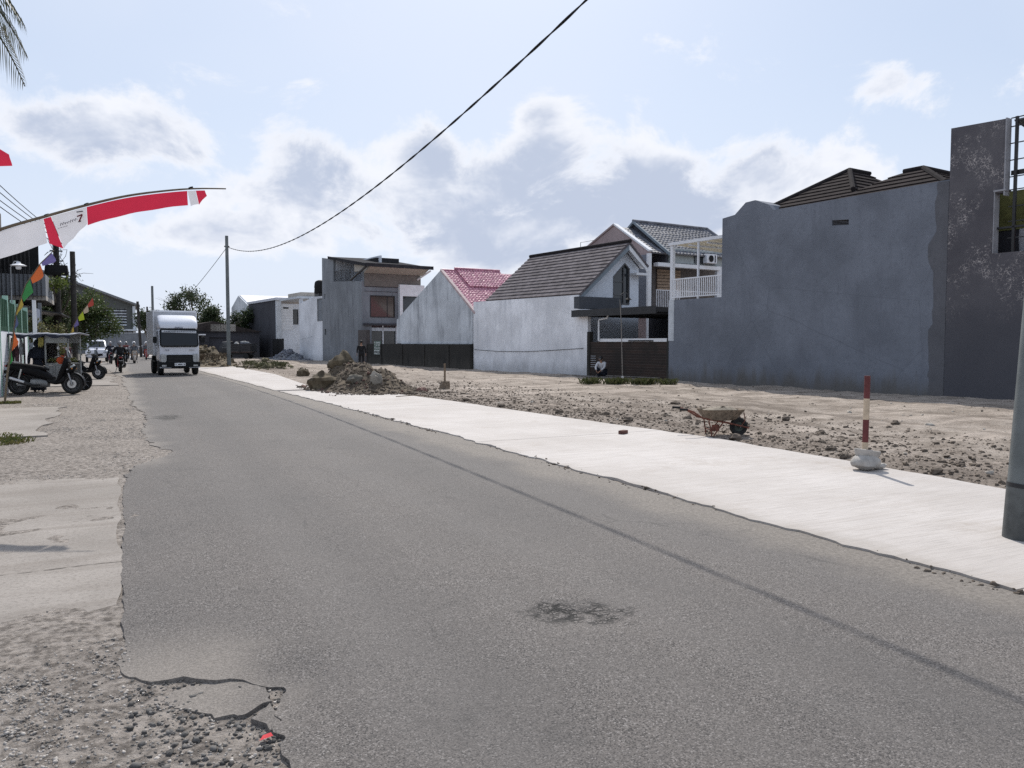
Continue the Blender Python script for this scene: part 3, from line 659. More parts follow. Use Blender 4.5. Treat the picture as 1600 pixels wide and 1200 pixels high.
# --- slate grey house with the big blank wall
def grey_house():
    h = house('grey_house', 'slate grey two storey house with a huge blank side wall and hipped tile roof', 0, -11)
    MB().prism([(-5.42,-.3),(-5.42,3.33),(-8.25,3.33),(-8.25,6.30),(-8.85,6.36),(-9.36,6.74),(-9.8,6.76),(-10.4,6.52),(-10.62,6.29),(-16.85,6.29),(-16.85,-.3)][::-1], 'x', 0, .2,
               [[(-13.62,5.40),(-13.0,5.45),(-13.0,5.62),(-13.62,5.57)]]).build('side_wall', P_GREY, h)
    MB().prism([(-9.36,6.2),(-9.36,6.735),(-9.8,6.755),(-10.4,6.515),(-10.6,6.2)], 'x', .202, 1.9).build('parapet_return', P_GREY, h)
    v = MB().prism([(-13.62,5.40),(-13.0,5.45),(-13.0,5.62),(-13.62,5.57)], 'x', .12, .14).build('vent', MATS['charcoal_paint'], h)
    for k in range(4):
        z = 5.435+k*.045; MB().prism([(-13.6,z-.012),(-13.02,z+.03),(-13.02,z+.045),(-13.6,z)], 'x', .03, .11).build('slat', P_RAW, v)
    # ragged bare-render strip where the neighbour was plastered against it
    pts = [(-16.84,-.3),(-16.84,6.26)]; rr = random.Random(4)
    z = 6.26
    while z > -.3:
        e = -16.47 + rr.uniform(-.05, .04) + (.18 if 3.9 < z < 4.6 else 0) + (.10 if z < 2.0 else 0); pts.append((e, z)); z -= rr.uniform(.12, .4)
    pts.append((-16.4, -.3))
    MB().prism(pts, 'x', -.012, -.001).build('bare_render_strip', P_RAW, h)
    box((-.015, -5.72, 1.66), (-.002, -5.40, 3.325)).build('pale_render_patch', P_CEMENT, h)
    box((.2, -8.45, -.3), (9, -8.25, 6.25)).build('end_wall', P_GREY, h); box((.2, -16.85, -.3), (9, -16.65, 6.25)).build('end_wall', P_GREY, h)
    box((8.8, -16.65, -.3), (9, -8.45, 6.25)).build('rear_wall', P_GREY, h)
    TILE_DK = mat('shaded_concrete_tile', (.034, .028, .028), .95, .3, 2.5, spec=.05, local=False, bump=.2)  # darker copy of the roof tile: a steeper slope's weaker sunlight put into the colour
    k = .577; zz = lambda v: 6.27+(v-.3)*k
    def slope(E0, E1, T0, T1, n): tiled(h, 'tiles', E0, E1, T0, T1, n, .05, TILE_DK)
    slope((.22, -9.5, zz(.22)), (.22, -13.6, zz(.22)), (2.99, -11.55, zz(2.99)), (2.99, -11.55, zz(2.99)), 9)
    slope((.22, -12.6, zz(.22)+.015), (.22, -16.6, zz(.22)+.015), (1.72, -14.4, zz(1.72)+.015), (1.72, -15.05, zz(1.72)+.015), 5)
    tiled(h, 'tiles', (.22, -13.6, zz(.22)), (6, -13.6, zz(.22)), (2.99, -11.55, zz(2.99)), (4, -11.55, zz(2.99)), 9, .05, TILE_DK)
    tiled(h, 'tiles', (6, -9.5, zz(.22)), (.22, -9.5, zz(.22)), (4, -11.55, zz(2.99)), (2.99, -11.55, zz(2.99)), 9, .05, TILE_DK)
    tiled(h, 'tiles', (.22, -16.6, zz(.22)), (5, -16.6, zz(.22)), (1.72, -15.05, zz(1.72)), (4, -15.05, zz(1.72)), 5, .05, TILE_DK)
    MB().add([(1.72,-14.4,zz(1.72)),(1.72,-15.05,zz(1.72)),(5,-15.05,zz(1.72)-.1),(5,-12.0,zz(1.72)-.1)], [(0,1,2,3)]).build('roof_deck', TILE_DK, h)
    for a, b in (((.2,-9.5,zz(.2)+.04),(2.99,-11.55,zz(2.99)+.05)), ((2.99,-11.55,zz(2.99)+.05),(.95,-13.1,zz(.95)+.08)), ((2.99,-11.55,zz(2.99)+.05),(4.2,-11.55,zz(2.99)+.05)),
                 ((1.72,-14.4,zz(1.72)+.06),(1.72,-15.05,zz(1.72)+.06)), ((1.72,-15.05,zz(1.72)+.06),(.22,-16.6,zz(.22)+.06)), ((1.72,-15.05,zz(1.72)+.06),(4.5,-15.05,zz(1.72)+.05))):
        MB().tube([a, b], .085, 8).build('ridge_cap', RIDGE_DK, h, smooth=True)
    # terrace with rail and shade roof
    box((.2, -8.25, 3.1), (4.2, -5.42, 3.28)).build('terrace_floor', P_CEMENT, h); box((.2, -5.62, -.3), (4.2, -5.42, 3.1)).build('end_wall', P_GREY, h)
    rl = box((.05, -8.25, 4.15), (.11, -5.42, 4.20)).build('railing', W_METAL, h); box((.06, -8.25, 3.42), (.10, -5.42, 3.46)).build('bottom_rail', W_METAL, rl)
    bal = None
    for i in range(27):
        u = -5.48-i*.1035
        if bal is None: bal = box((.066, u-.017, 3.46), (.094, u+.017, 4.15)).build('baluster', W_METAL, rl); first = u
        else:
            c = bal.copy(); C.objects.link(c); c.location = (0, u-first, 0); c.parent = rl
    for u in (-5.3, -6.78): 
        wdt = .07 if u > -6 else .035
        box((.22, u-wdt, 3.28), (.22+2*wdt, u+wdt, 5.66)).build('post', W_METAL, h)
    box((.18, -8.24, 5.6), (.30, -5.15, 5.72)).build('shade_beam', W_METAL, h); box((3.5, -8.24, 5.42), (3.62, -5.15, 5.52)).build('shade_beam', W_METAL, h)
    LV = mat('cream_louvre', (.56, .50, .38), .6, .12)
    for i in range(12):
        v_ = .42+i*.262; box((v_, -8.24, 5.64-.014*i), (v_+.21, -5.2, 5.665-.014*i)).build('shade_louvre', LV, h)
    for u in (-6.2, -7.2): box((.30, u-.03, 5.50), (3.5, u+.03, 5.56), None).build('shade_rafter', W_METAL, h)
grey_house()

# --- dark house with peeling wall at the right edge of the view
def dark_house():
    h = house('dark_house', 'dark house with pale peeling leaf traces on its tall wall and a steel caged terrace', 0, -19)
    MB().prism([(-16.86,-.3),(-16.86,7.73),(-18.34,7.66),(-18.34,5.68),(-18.10,5.68),(-18.10,4.05),(-23,4.05),(-23,-.3)], 'x', -.03, .2).build('side_wall', PATT, h)
    box((-.05,-18.375,5.6),(.21,-18.342,7.68)).build('white_trim', mat('grey_white_trim', (.30, .30, .32), .7, .1), h)
    box((-.06,-18.125,4.05),(.21,-18.105,5.72)).build('window_trim', MATS['grey_white_trim'], h); box((-.07,-18.40,5.722),(.25,-18.09,5.77)).build('window_head', MATS['grey_white_trim'], h)
    box((.2,-17.1,-.3),(7,-16.87,6.2)).build('cross_wall', P_CHAR, h)
    box((.2,-23,3.85),(7,-17.1,4.04)).build('terrace_floor', P_CHAR, h)
    for i, u in enumerate((-18.55, -19.5, -20.5, -21.6)): box((.10, u-.035, 4.05), (.17, u+.035, 7.7)).build('cage_post', BLK_METAL, h)
    for z in (4.45, 4.9, 5.3, 5.75, 6.1, 6.55, 7.0, 7.45, 7.68): box((.12,-23,z-.013),(.15,-18.4,z+.013)).build('cage_bar', BLK_METAL, h)
    box((.10,-23,4.72),(.18,-18.12,4.77)).build('hand_rail', BLK_METAL, h)
    box((2.3,-23,4.95),(2.45,-17.11,6.1)).build('terrace_wall', mat('yellow_green_paint', (.20, .20, .07), .8, .25), h); box((2.32,-23,4.04),(2.44,-17.11,4.94)).build('terrace_wall', P_CHAR, h)  # charcoal lower part stands in for the shaded terrace interior
    MB().add([(.2,-18.4,6.15),(2.6,-18.4,6.6),(2.6,-23,6.6),(.2,-23,6.15),(.2,-18.4,6.28),(2.6,-18.4,6.72),(2.6,-23,6.72),(.2,-23,6.28)], [(0,1,2,3),(4,7,6,5),(0,4,5,1),(1,5,6,2),(2,6,7,3),(3,7,4,0)]).build('terrace_roof', BLK_METAL, h)
    MB().add([(.25,-18.42,7.62),(2.4,-18.42,7.25),(2.4,-19.6,7.25),(.25,-19.6,7.62),(.25,-18.42,7.66),(2.4,-18.42,7.3),(2.4,-19.6,7.3),(.25,-19.6,7.66)], [(0,1,2,3),(4,7,6,5),(0,4,5,1),(1,5,6,2),(2,6,7,3),(3,7,4,0)]).build('awning', GREY_METAL, h)
    for i, (u, c, w) in enumerate(((-18.62, (.32,.33,.36), .13), (-18.98, (.35,.05,.07), .17))):
        MB().loft([ring(4.1, .55, u, .05, w*.8, 10, 2, 'z'), ring(4.5, .55, u, .06, w, 10, 2, 'z'), ring(4.72, .55, u, .03, w*.9, 10, 2, 'z')]).build('hanging_laundry', cloth('laundry_%s' % ('grey', 'red')[i], c, .15), h, smooth=True)
dark_house()

# --- white walled house with the black tiled gable roof
def black_roof_house():
    h = house('gable_house', 'white house with steep dark tiled gable roof and a tall pointed window', 0, 5)
    MB().prism([(.0,-.3),(.0,3.12),(.72,3.12),(.72,3.87),(10.84,3.96),(10.84,-.3)], 'x', 0, .18).build('side_wall', P_WHITE, h)
    f = MB().prism([(.18,-.3),(.18,3.72),(3.1,6.34),(4.2,5.38),(4.2,-.3)], 'y', 1.2, 1.38, [[(2.52,3.5),(3.58,3.5),(3.58,5.33),(3.26,5.60),(2.52,4.90)]]).build('front_wall', mat('front_white', (.66,.70,.76), .8, .05), h)
    fr = MB().prism([(2.52,3.5),(3.58,3.5),(3.58,5.33),(3.26,5.60),(2.52,4.90)], 'y', 1.17, 1.36, [[(2.58,3.56),(3.52,3.56),(3.52,5.30),(3.25,5.51),(2.58,4.87)]]).build('window', mat('grey_frame', (.10,.10,.105), .5, .1), h)
    MB().prism([(2.58,3.56),(3.52,3.56),(3.52,5.30),(3.25,5.51),(2.58,4.87)], 'y', 1.28, 1.30).build('pane', GLASS, fr)
    box((3.20,1.22,3.56),(3.25,1.28,5.48)).build('glazing_bar', MATS['grey_frame'], fr)
    for z in (3.95, 4.62): box((2.58,1.23,z),(3.2,1.28,z+.04)).build('glazing_bar', MATS['grey_frame'], fr)
    box((4.0,1.38,-.3),(4.2,9.4,5.3)).build('far_wall', P_CLEANW, h); box((.18,9.2,-.3),(4.2,9.4,4.0)).build('rear_wall', P_CLEANW, h)
    tiled(h, 'tiles', (.02,.62,3.90), (.02,9.45,3.97), (3.1,.62,6.56), (3.1,9.45,6.60), 14, .055, TILE_DK)
    tiled(h, 'tiles', (4.35,9.45,5.42), (4.35,.62,5.42), (3.1,9.45,6.60), (3.1,.62,6.56), 6, .055, TILE_DK)
    MB().tube([(3.1,.58,6.62),(3.1,9.5,6.66)], .10, 8).build('ridge_cap', RIDGE_DK, h, smooth=True)
    for a, b in (((.1,3.72),(3.1,6.32)), ((4.34,5.24),(3.1,6.32))):
        MB().prism([(a[0],a[1]-.08),(b[0],b[1]-.14),(b[0],b[1]+.13),(a[0],a[1]+.17)], 'y', .66, .74).build('bargeboard', BARGE if a[0] < 1 else W_TRIM, h)
        MB().prism([(a[0],a[1]+.10),(b[0],b[1]+.06),(b[0],b[1]+.12),(a[0],a[1]+.16)], 'y', .74, 1.2).build('soffit', W_TRIM, h)
    box((3.62,.70,4.98),(4.36,1.2,5.10)).build('eave_box', W_TRIM, h)
    # entrance canopy and carport
    box((-.35,.22,3.20),(2.25,.62,3.76)).build('canopy_fascia', mat('slate_fascia', (.06,.065,.075), .7, .1), h); box((-.36,.20,3.13),(1.4,.62,3.17)).build('fascia_trim', W_TRIM, h)
    cp = box((-.30,-5.0,2.88),(4.8,.80,3.08)).build('carport_roof', BLK_METAL, h); box((-.34,-5.0,2.80),(-.305,.84,3.12)).build('fascia', BLK_METAL, cp)
    for u in (-.3, -1.4, -2.5, -3.6, -4.7): box((-.2,u-.03,2.78),(4.7,u+.03,2.87)).build('rafter', BLK_METAL, cp)
    g = house('carport_wall', 'dark brick boundary wall with white beam under the black carport roof', 0, -2.5, 'wall')
    MB().prism([(-.12,-.3),(-.12,1.62),(-5.40,1.62),(-5.40,-.3)], 'x', .03, .17).build('brickwork', BRICK, g)
    for i, (u, w) in enumerate(((-.06, .10), (-5.36, .05))): box((-.01,u-w,-.3),(.20,u+w,1.75 if i else 2.1)).build('pier', P_MOSS, g)
    b = box((.0,-5.30,1.63),(.12,-.85,1.77)).build('beam', W_TRIM, g); box((-.02,-4.5,1.64),(-.001,-2.9,1.70)).build('slot', BLK_METAL, b)
    for i in range(6):
        for j in range(4): box((.012,-.58-.0,.45+i*.10),(.029,-.22,.475+i*.10)).build('pale_course', P_CEMENT, g) if j == 0 else None
    MB().tube([(-.06,-.90,1.66),(-.06,-.90,2.62),(-.06,-.98,2.66),(-.06,-1.5,2.70),(-.06,-1.56,2.85)], .045, 8).build('downpipe', W_TRIM, g, smooth=True)
    box((4.9,-5.2,-.2),(5.05,1.2,3.0)).build('carport_back', P_CHAR, h)
    box((4.82,-1.6,0),(4.9,-.6,2.1)).build('door', GLASS, h)
    window(h, 'x', 4.9, (-4.4,.9,-2.6,2.1), .07, .06, gm=GLASS_T)
    MB().tube([(-.02,.3,1.32),(-.02,2.5,1.22),(-.02,5,1.12),(-.02,8,1.10),(-.02,10.7,1.18)], .012, 5).build('wall_cable', BLK_PLAST, h)
black_roof_house()
def lamp_post():
    t = thing('bamboo_lamp_post', 'thin bamboo pole with a hooked lamp before the brick wall', 'lamp post', (17.35, 25.25, 0))
    MB().tube([(0,0,0),(-.02,.03,1.2),(-.05,.05,2.4),(-.10,.08,3.25)], [.020,.018,.016,.013], 7).build('pole', mat('grey_bamboo', (.22,.20,.18), .7, .2, 8), t, smooth=True)
    MB().tube([(-.10,.08,3.22),(-.07,.07,3.42),(.06,.03,3.52),(.18,-.02,3.47),(.22,-.03,3.35)], .014, 6).build('hooked_arm', BLK_METAL, t, smooth=True)
    MB().lathe([(.0,.10),(.04,.09),(.07,.04),(.13,0),(.12,-.01),(.05,-.02),(.045,-.09),(.0,-.11)], 12, Matrix.Translation((.22,-.03,3.25))).build('lamp_shade', BLK_PLAST, t, smooth=True)
    box((-.03,-.03,0),(.03,.03,.30)).build('foot_sleeve', W_TRIM, t)
lamp_post()

# --- two storey house behind, with grey tiles
def rear_house():
    h = house('rear_house', 'two storey house behind with grey tiled roof and faded pink gable', 6, 6)
    MB().prism([(2.44,-.3),(2.44,6.50),(5.3,8.18),(7.6,7.25),(7.6,-.3)], 'x', 6, 6.2).build('pink_gable', P_PINK, h)
    MB().prism([(2.40,6.46),(5.3,8.20),(5.3,8.30),(2.34,6.54)], 'x', 5.93, 6.22).build('coping', W_TRIM, h); MB().prism([(7.66,7.22),(5.3,8.20),(5.3,8.30),(7.7,7.30)], 'x', 5.93, 6.22).build('coping', P_PINK, h)
    MB().prism([(2.46,3.0),(2.46,6.3),(3.6,6.3),(3.6,3.0)], 'x', 5.9, 5.995).build('grey_panel', P_GREY, h)
    box((5.86,2.32,-.3),(6.1,2.455,6.35)).build('white_pier', W_TRIM, h)
    tiled(h, 'lower_tiles', (6.2,2.4,6.42), (7.3,2.4,6.42), (6.2,5.3,8.12), (7.3,5.3,8.12), 13, .03, TILE_GR, 5, .02, True)
    tiled(h, 'main_tiles', (7.2,2.15,6.42), (13.4,2.15,6.42), (7.2,5.0,8.44), (13.0,5.0,8.44), 14, .035, TILE_GR, 24, .022, True)
    tiled(h, 'rear_tiles', (13.4,7.9,6.42), (7.2,7.9,6.42), (13.0,5.0,8.44), (7.2,5.0,8.44), 14, .035, TILE_GR, 24, .022, True)
    MB().tube([(7.1,5.0,8.50),(13.05,5.0,8.50)], .09, 8).build('ridge_cap', TILE_GR, h, smooth=True); MB().tube([(13.05,5.0,8.48),(13.4,2.15,6.5)], .09, 8).build('ridge_cap', TILE_GR, h, smooth=True)
    MB().prism([(2.05,6.28),(5.0,8.36),(5.0,8.50),(2.05,6.46)], 'x', 7.08, 7.2).build('bargeboard', BARGE, h); MB().prism([(7.95,6.28),(5.0,8.36),(5.0,8.50),(7.95,6.46)], 'x', 7.08, 7.2).build('bargeboard', BARGE, h)
    MB().prism([(2.5,5.9),(7.6,5.9),(7.6,6.6),(5.0,8.40),(2.5,6.55)], 'x', 7.3, 7.42).build('gable_wall', P_CHAR, h)
    box((6.2,3.9,-.3),(13,4.05,6.2)).build('recess_wall', mat('brown_grey_wall', (.13,.115,.11), .85, .2), h)
    box((7.5,2.42,5.95),(13.2,2.6,6.75)).build('upper_wall', mat('sage_wall', (.33,.36,.36), .85, .12), h)
    box((6.5,2.25,5.70),(11.3,2.6,5.90)).build('balcony_beam', W_TRIM, h)
    box((11.2,2.42,-.3),(13.2,2.6,5.94)).build('white_wall', P_CLEANW, h)
    box((6.3,2.2,3.25),(11.2,3.9,3.45)).build('balcony_floor', W_TRIM, h)
    r = box((6.4,2.25,4.40),(11.2,2.29,4.44)).build('railing', W_METAL, h)
    for i in range(14): box((6.42+i*.13,2.255,3.45),(6.445+i*.13,2.285,4.40)).build('baluster', W_METAL, r)
    window(h, 'y', 3.9, (6.7,3.5,7.6,5.2), .06, .06, bars=(('v',.5),))
    CL = mat('tan_cladding', (.34,.25,.18), .7, .2)
    for i in range(7): box((7.9,3.80,4.55+i*.17),(9.7,3.88,4.69+i*.17)).build('cladding_board', CL, h)
    box((9.35,2.36,6.0),(11.0,2.418,6.55)).build('dark_opening', GLASS, h)
    a = box((9.95,2.02,6.03),(10.75,2.34,6.53)).build('air_conditioner', W_METAL, h, bevel=.02)
    MB().lathe([(.0,0),(.17,0),(.19,.02),(.0,.02)], 18, Matrix.Translation((10.27,2.015,6.28)) @ Matrix.Rotation(R(90),4,'X')).build('fan_grille', BLK_PLAST, a)
    box((10.56,2.0,6.08),(10.62,2.018,6.48)).build('side_grille', BLK_PLAST, a)
    tk = MB().lathe([(0,0),(.50,0),(.52,.1),(.50,.55),(.53,.6),(.50,.7),(.45,.95),(.2,1.1),(0,1.12)], 18, Matrix.Translation((6.9,8.0,6.35))).build('water_tank', P_PINK, h, smooth=True)
    MB().tube([(6.9,9.6,6.3),(6.9,9.6,7.75),(6.9,8.2,7.75)], .02, 6).build('pipe', GREY_METAL, h)
    box((6.2,7.0,-.3),(12.8,7.3,6.3)).build('rear_wall', P_CLEANW, h)
rear_house()

# --- gable house with the faded red tiles, and the black low wall before it
def red_roof_house():
    h = house('red_roof_house', 'stained cement gable wall house with faded red tiled roof', 0, 16)
    MB().prism([(10.98,1.55),(10.98,3.48),(15.03,6.12),(21.7,3.17),(21.7,1.55)], 'x', 0, .18).build('gable_wall', P_CEMENT, h)
    box((-.05,11.0,1.50),(.18,20.9,1.60)).build('ledge', P_CEMENT, h)
    box((.18,10.98,-.2),(6,11.15,3.3)).build('front_wall', P_CLEANW, h); box((.18,21.5,-.2),(6,21.7,3.1)).build('rear_wall', P_CLEANW, h)
    box((.02,11.0,-.2),(.18,21.7,1.5)).build('plinth', P_MOSS, h)
    tiled(h, 'pan_tiles', (.16,10.7,3.32), (6.0,10.7,3.32), (.16,14.95,6.10), (6.0,14.95,6.10), 22, .035, TILE_RED, 26, .028, True)
    tiled(h, 'raised_tiles', (1.05,13.2,5.08), (4.3,13.2,5.08), (1.05,15.0,6.25), (4.3,15.0,6.25), 9, .035, TILE_RED, 15, .028, True)
    tiled(h, 'far_tiles', (6.0,22.0,3.05), (.16,22.0,3.05), (6.0,15.05,6.10), (.16,15.05,6.10), 30, .035, TILE_RED, 26, .028, True)
    MB().tube([(.1,15.0,6.16),(1.05,15.0,6.16)], .07, 8).build('ridge_cap', TILE_RED, h, smooth=True); MB().tube([(1.0,15.0,6.30),(4.35,15.0,6.30)], .08, 8).build('ridge_cap', TILE_RED, h, smooth=True)
    MB().prism([(10.72,3.26),(14.98,6.06),(14.98,6.20),(10.62,3.36)], 'x', -.03, .16).build('verge_tile', mat('pale_pink_verge', (.46,.36,.36), .8, .15), h)
    w = house('low_black_wall', 'low soot black boundary wall beneath the stained gable', -.1, 20, 'wall')
    box((-.22,10.9,-.3),(-.02,28.3,1.50)).build('wall_body', P_MOSS, w)
    for u in (13.6, 17.0, 20.4, 24.0): box((-.27,u-.15,-.3),(-.221,u+.15,1.47)).build('pier', P_MOSS, w)
    box((-.30,26.6,-.3),(.0,28.25,2.55)).build('gate_pillar', mat('brown_pillar', (.075,.065,.063), .85, .2), w)
    s = thing('sale_board', 'small green and white lettered board fixed to the low black wall', 'sign', hw(-.235, 24.6, .72), HA)
    box((-.025,-.62,0),(0,.62,.98)).build('board', mat('sign_green', (.10,.15,.12), .7, .2), s)
    WL = mat('sign_white', (.55,.58,.56), .7, .12)
    fnt = random.Random(5)
    box((-.032,-.60,.02),(-.026,.60,.32)).build('white_panel', WL, s)
    for row, (z0, z1, col, cnt) in enumerate(((.64,.92,WL,6), (.38,.56,WL,9), (.07,.26,BLK_PLAST,11))):
        mb = MB(); st = 1.12/cnt
        for i in range(cnt):
            y0 = .56-i*st; y1 = y0-st*.72; x0 = -.033-.004*(row == 2)
            t = .25*(z1-z0)
            mb.box((x0-.003,y1,z0),(x0,y1+st*.2,z1))
            if fnt.random() < .7: mb.box((x0-.003,y1+st*.2,z1-t),(x0,y0,z1))
            if fnt.random() < .6: mb.box((x0-.003,y1+st*.2,z0),(x0,y0,z0+t))
            if fnt.random() < .5: mb.box((x0-.003,y0-st*.2,z0+t),(x0,y0,z1-t))
        mb.build('lettering', col, s)
red_roof_house()

# --- tall grey house with the mono-pitch roof
def monopitch_house():
    h = house('monopitch_house', 'tall grey cement house with overhanging single slope roof and roof terrace', 0, 33)
    MB().prism([(28.2,-.3),(28.2,6.3),(30.3,6.45),(34.4,6.67),(34.35,8.50),(37.2,8.89),(37.3,-.3)], 'x', 0, .2,
               [[(36.35,5.30),(36.75,5.33),(36.75,5.75),(36.35,5.72)], [(36.35,2.25),(36.75,2.25),(36.75,2.75),(36.35,2.75)]]).build('side_wall', P_DARKCEM, h)
    for z in (5.3, 2.25): box((.12,36.35,z),(.14,36.75,z+.5)).build('vent_glass', W_TRIM if z > 3 else GLASS, h)
    MB().prism([(.2,-.3),(5.0,-.3),(5.0,7.1),(.2,7.1)], 'y', 28.2, 28.4, [[(.68,3.54),(2.78,3.54),(2.78,5.26),(.68,5.26)], [(.8,.3),(2.95,.3),(2.95,2.92),(.8,2.92)], [(3.3,3.3),(4.8,3.3),(4.8,5.6),(3.3,5.6)]]).build('front_wall', P_DARKCEM, h)
    window(h, 'y', 28.2, (.68,3.54,2.78,5.26), .07, .12, gm=GLASS_B, bars=(('v',.7),))
    box((.8,28.38,.3),(2.95,28.44,2.92)).build('entrance_glass', GLASS, h); box((1.75,28.30,.3),(1.83,28.37,2.92)).build('door_post', W_TRIM, h); box((2.86,28.22,.3),(2.95,28.37,2.92)).build('door_post', W_TRIM, h)
    box((.8,28.3,2.5),(2.86,28.37,2.75)).build('door_transom', P_CEMENT, h)
    box((.1,27.9,2.95),(3.1,28.2,3.08)).build('entrance_ledge', P_CHAR, h)
    mb = MB().prism([(3.05,1.5),(5.2,1.5),(5.2,6.15),(3.05,6.15)], 'y', 27.85, 28.19, [[(3.3,1.6),(5.0,1.6),(5.0,5.25),(3.3,5.25)]]).build('white_portal', W_TRIM, h)
    box((3.3,28.405,3.3),(4.8,28.43,5.6)).build('portal_glass', GLASS, h)
    box((.22,28.12,5.95),(5.0,28.195,6.9)).build('upper_band', mat('umber_band', (.16,.145,.13), .85, .15), h)
    for z in (5.55, 5.9): box((.25,28.15,z),(3.0,28.195,z+.02)).build('groove', P_CHAR, h)
    # terrace
    box((.2,28.4,6.1),(5,37,6.3)).build('terrace_floor', P_CEMENT, h); box((2.4,30.2,6.3),(2.55,37.0,8.6)).build('terrace_wall', P_CLEANW, h)
    box((2.34,30.6,6.3),(2.395,31.9,8.0)).build('door', GLASS, h); box((2.33,31.9,6.3),(2.41,32.0,8.05)).build('door_frame', BLK_METAL, h)
    box((.2,34.35,6.3),(2.4,34.5,8.45)).build('cross_wall', P_CLEANW, h)
    r = box((.06,30.6,7.48),(.11,34.35,7.54)).build('railing', BLK_METAL, h)
    for i in range(13): box((.07,30.7+i*.29,6.5),(.10,30.74+i*.29,7.48)).build('baluster', BLK_METAL, r)
    z = lambda u: 7.38+(u-26.9)*.152
    MB().add([(-.15,26.9,z(26.9)),(5.5,26.9,z(26.9)-.05),(5.5,37.3,z(37.3)),(-.15,35.2,z(35.2))]+[(-.15,26.9,z(26.9)+.16),(5.5,26.9,z(26.9)+.11),(5.5,37.3,z(37.3)+.16),(-.15,35.2,z(35.2)+.16)],
             [(0,1,2,3),(4,7,6,5),(0,4,5,1),(1,5,6,2),(2,6,7,3),(3,7,4,0)]).build('roof', mat('roof_edge_dark', (.04,.04,.044), .95, .2, spec=.05), h)
    MB().prism([(26.96,7.36),(28.2,6.92),(28.2,7.10),(30.2,7.2),(30.2,7.75),(26.96,7.37)], 'x', .21, 5.2).build('soffit', mat('cream_soffit', (.40,.37,.33), .9, .1), h)
    box((-.17,26.86,7.34),(5.52,26.93,7.60)).build('fascia', MATS['roof_edge_dark'], h); MB().prism([(26.93,7.34),(35.2,8.62),(35.2,8.84),(26.93,7.58)], 'x', -.20, -.155).build('fascia', MATS['roof_edge_dark'], h)
    MB().tube([(-.10,26.95,7.34),(-.10,30.2,6.52)], .09, 6).build('strut', BLK_METAL, h); MB().tube([(5.3,26.95,7.25),(4.7,28.1,6.6)], .07, 6).build('strut', W_TRIM, h)
    box((2.2,30.5,8.10),(4.2,33.5,8.45)).build('skylight_box', MATS['roof_edge_dark'], h)
    box((4.8,28.4,-.3),(5.0,37,7)).build('rear_wall', P_DARKCEM, h); box((.2,37.1,-.3),(5,37.3,8.6)).build('end_wall', P_DARKCEM, h)
monopitch_house()

def white_house():
    h = house('white_house', 'plain white side wall of a two storey house beside the tall grey house', 0, 40)
    MB().prism([(37.32,-.3),(37.32,5.62),(39.6,5.66),(41.6,5.45),(43.8,5.2),(43.8,-.3)], 'x', .05, .25, [[(37.4,3.46),(38.7,3.46),(38.7,5.45),(37.4,5.45)]]).build('side_wall', P_CLEANW, h)
    window(h, 'x', .05, (37.4,3.46,38.7,5.45), .06, .1, fm=GREY_METAL, gm=glass_mat('pale_glass', (.22,.24,.27), .1), bars=(('h',.5),))
    box((.25,43.6,-.3),(6,43.8,5.2)).build('end_wall', P_CLEANW, h); box((.25,37.4,5.2),(6,43.6,5.4)).build('roof_slab', P_CLEANW, h)
    tk = MB().lathe([(0,0),(.52,0),(.55,.08),(.52,.5),(.55,.55),(.50,.95),(.42,1.1),(.2,1.2),(0,1.22)], 16, Matrix.Translation((.62,39.5,5.95))).build('water_tank', BLK_PLAST, h, smooth=True)
    box((.27,38.9,5.4),(1.2,40.1,5.95)).build('tank_stand', BLK_METAL, h)
    n = MB()
    for i in range(6): n.box((.043,43.2-i*.62,1.85+.045*i),(.049,43.7-i*.62,1.92+.05*i))
    n.build('scar_line', P_CEMENT, h)
white_house()
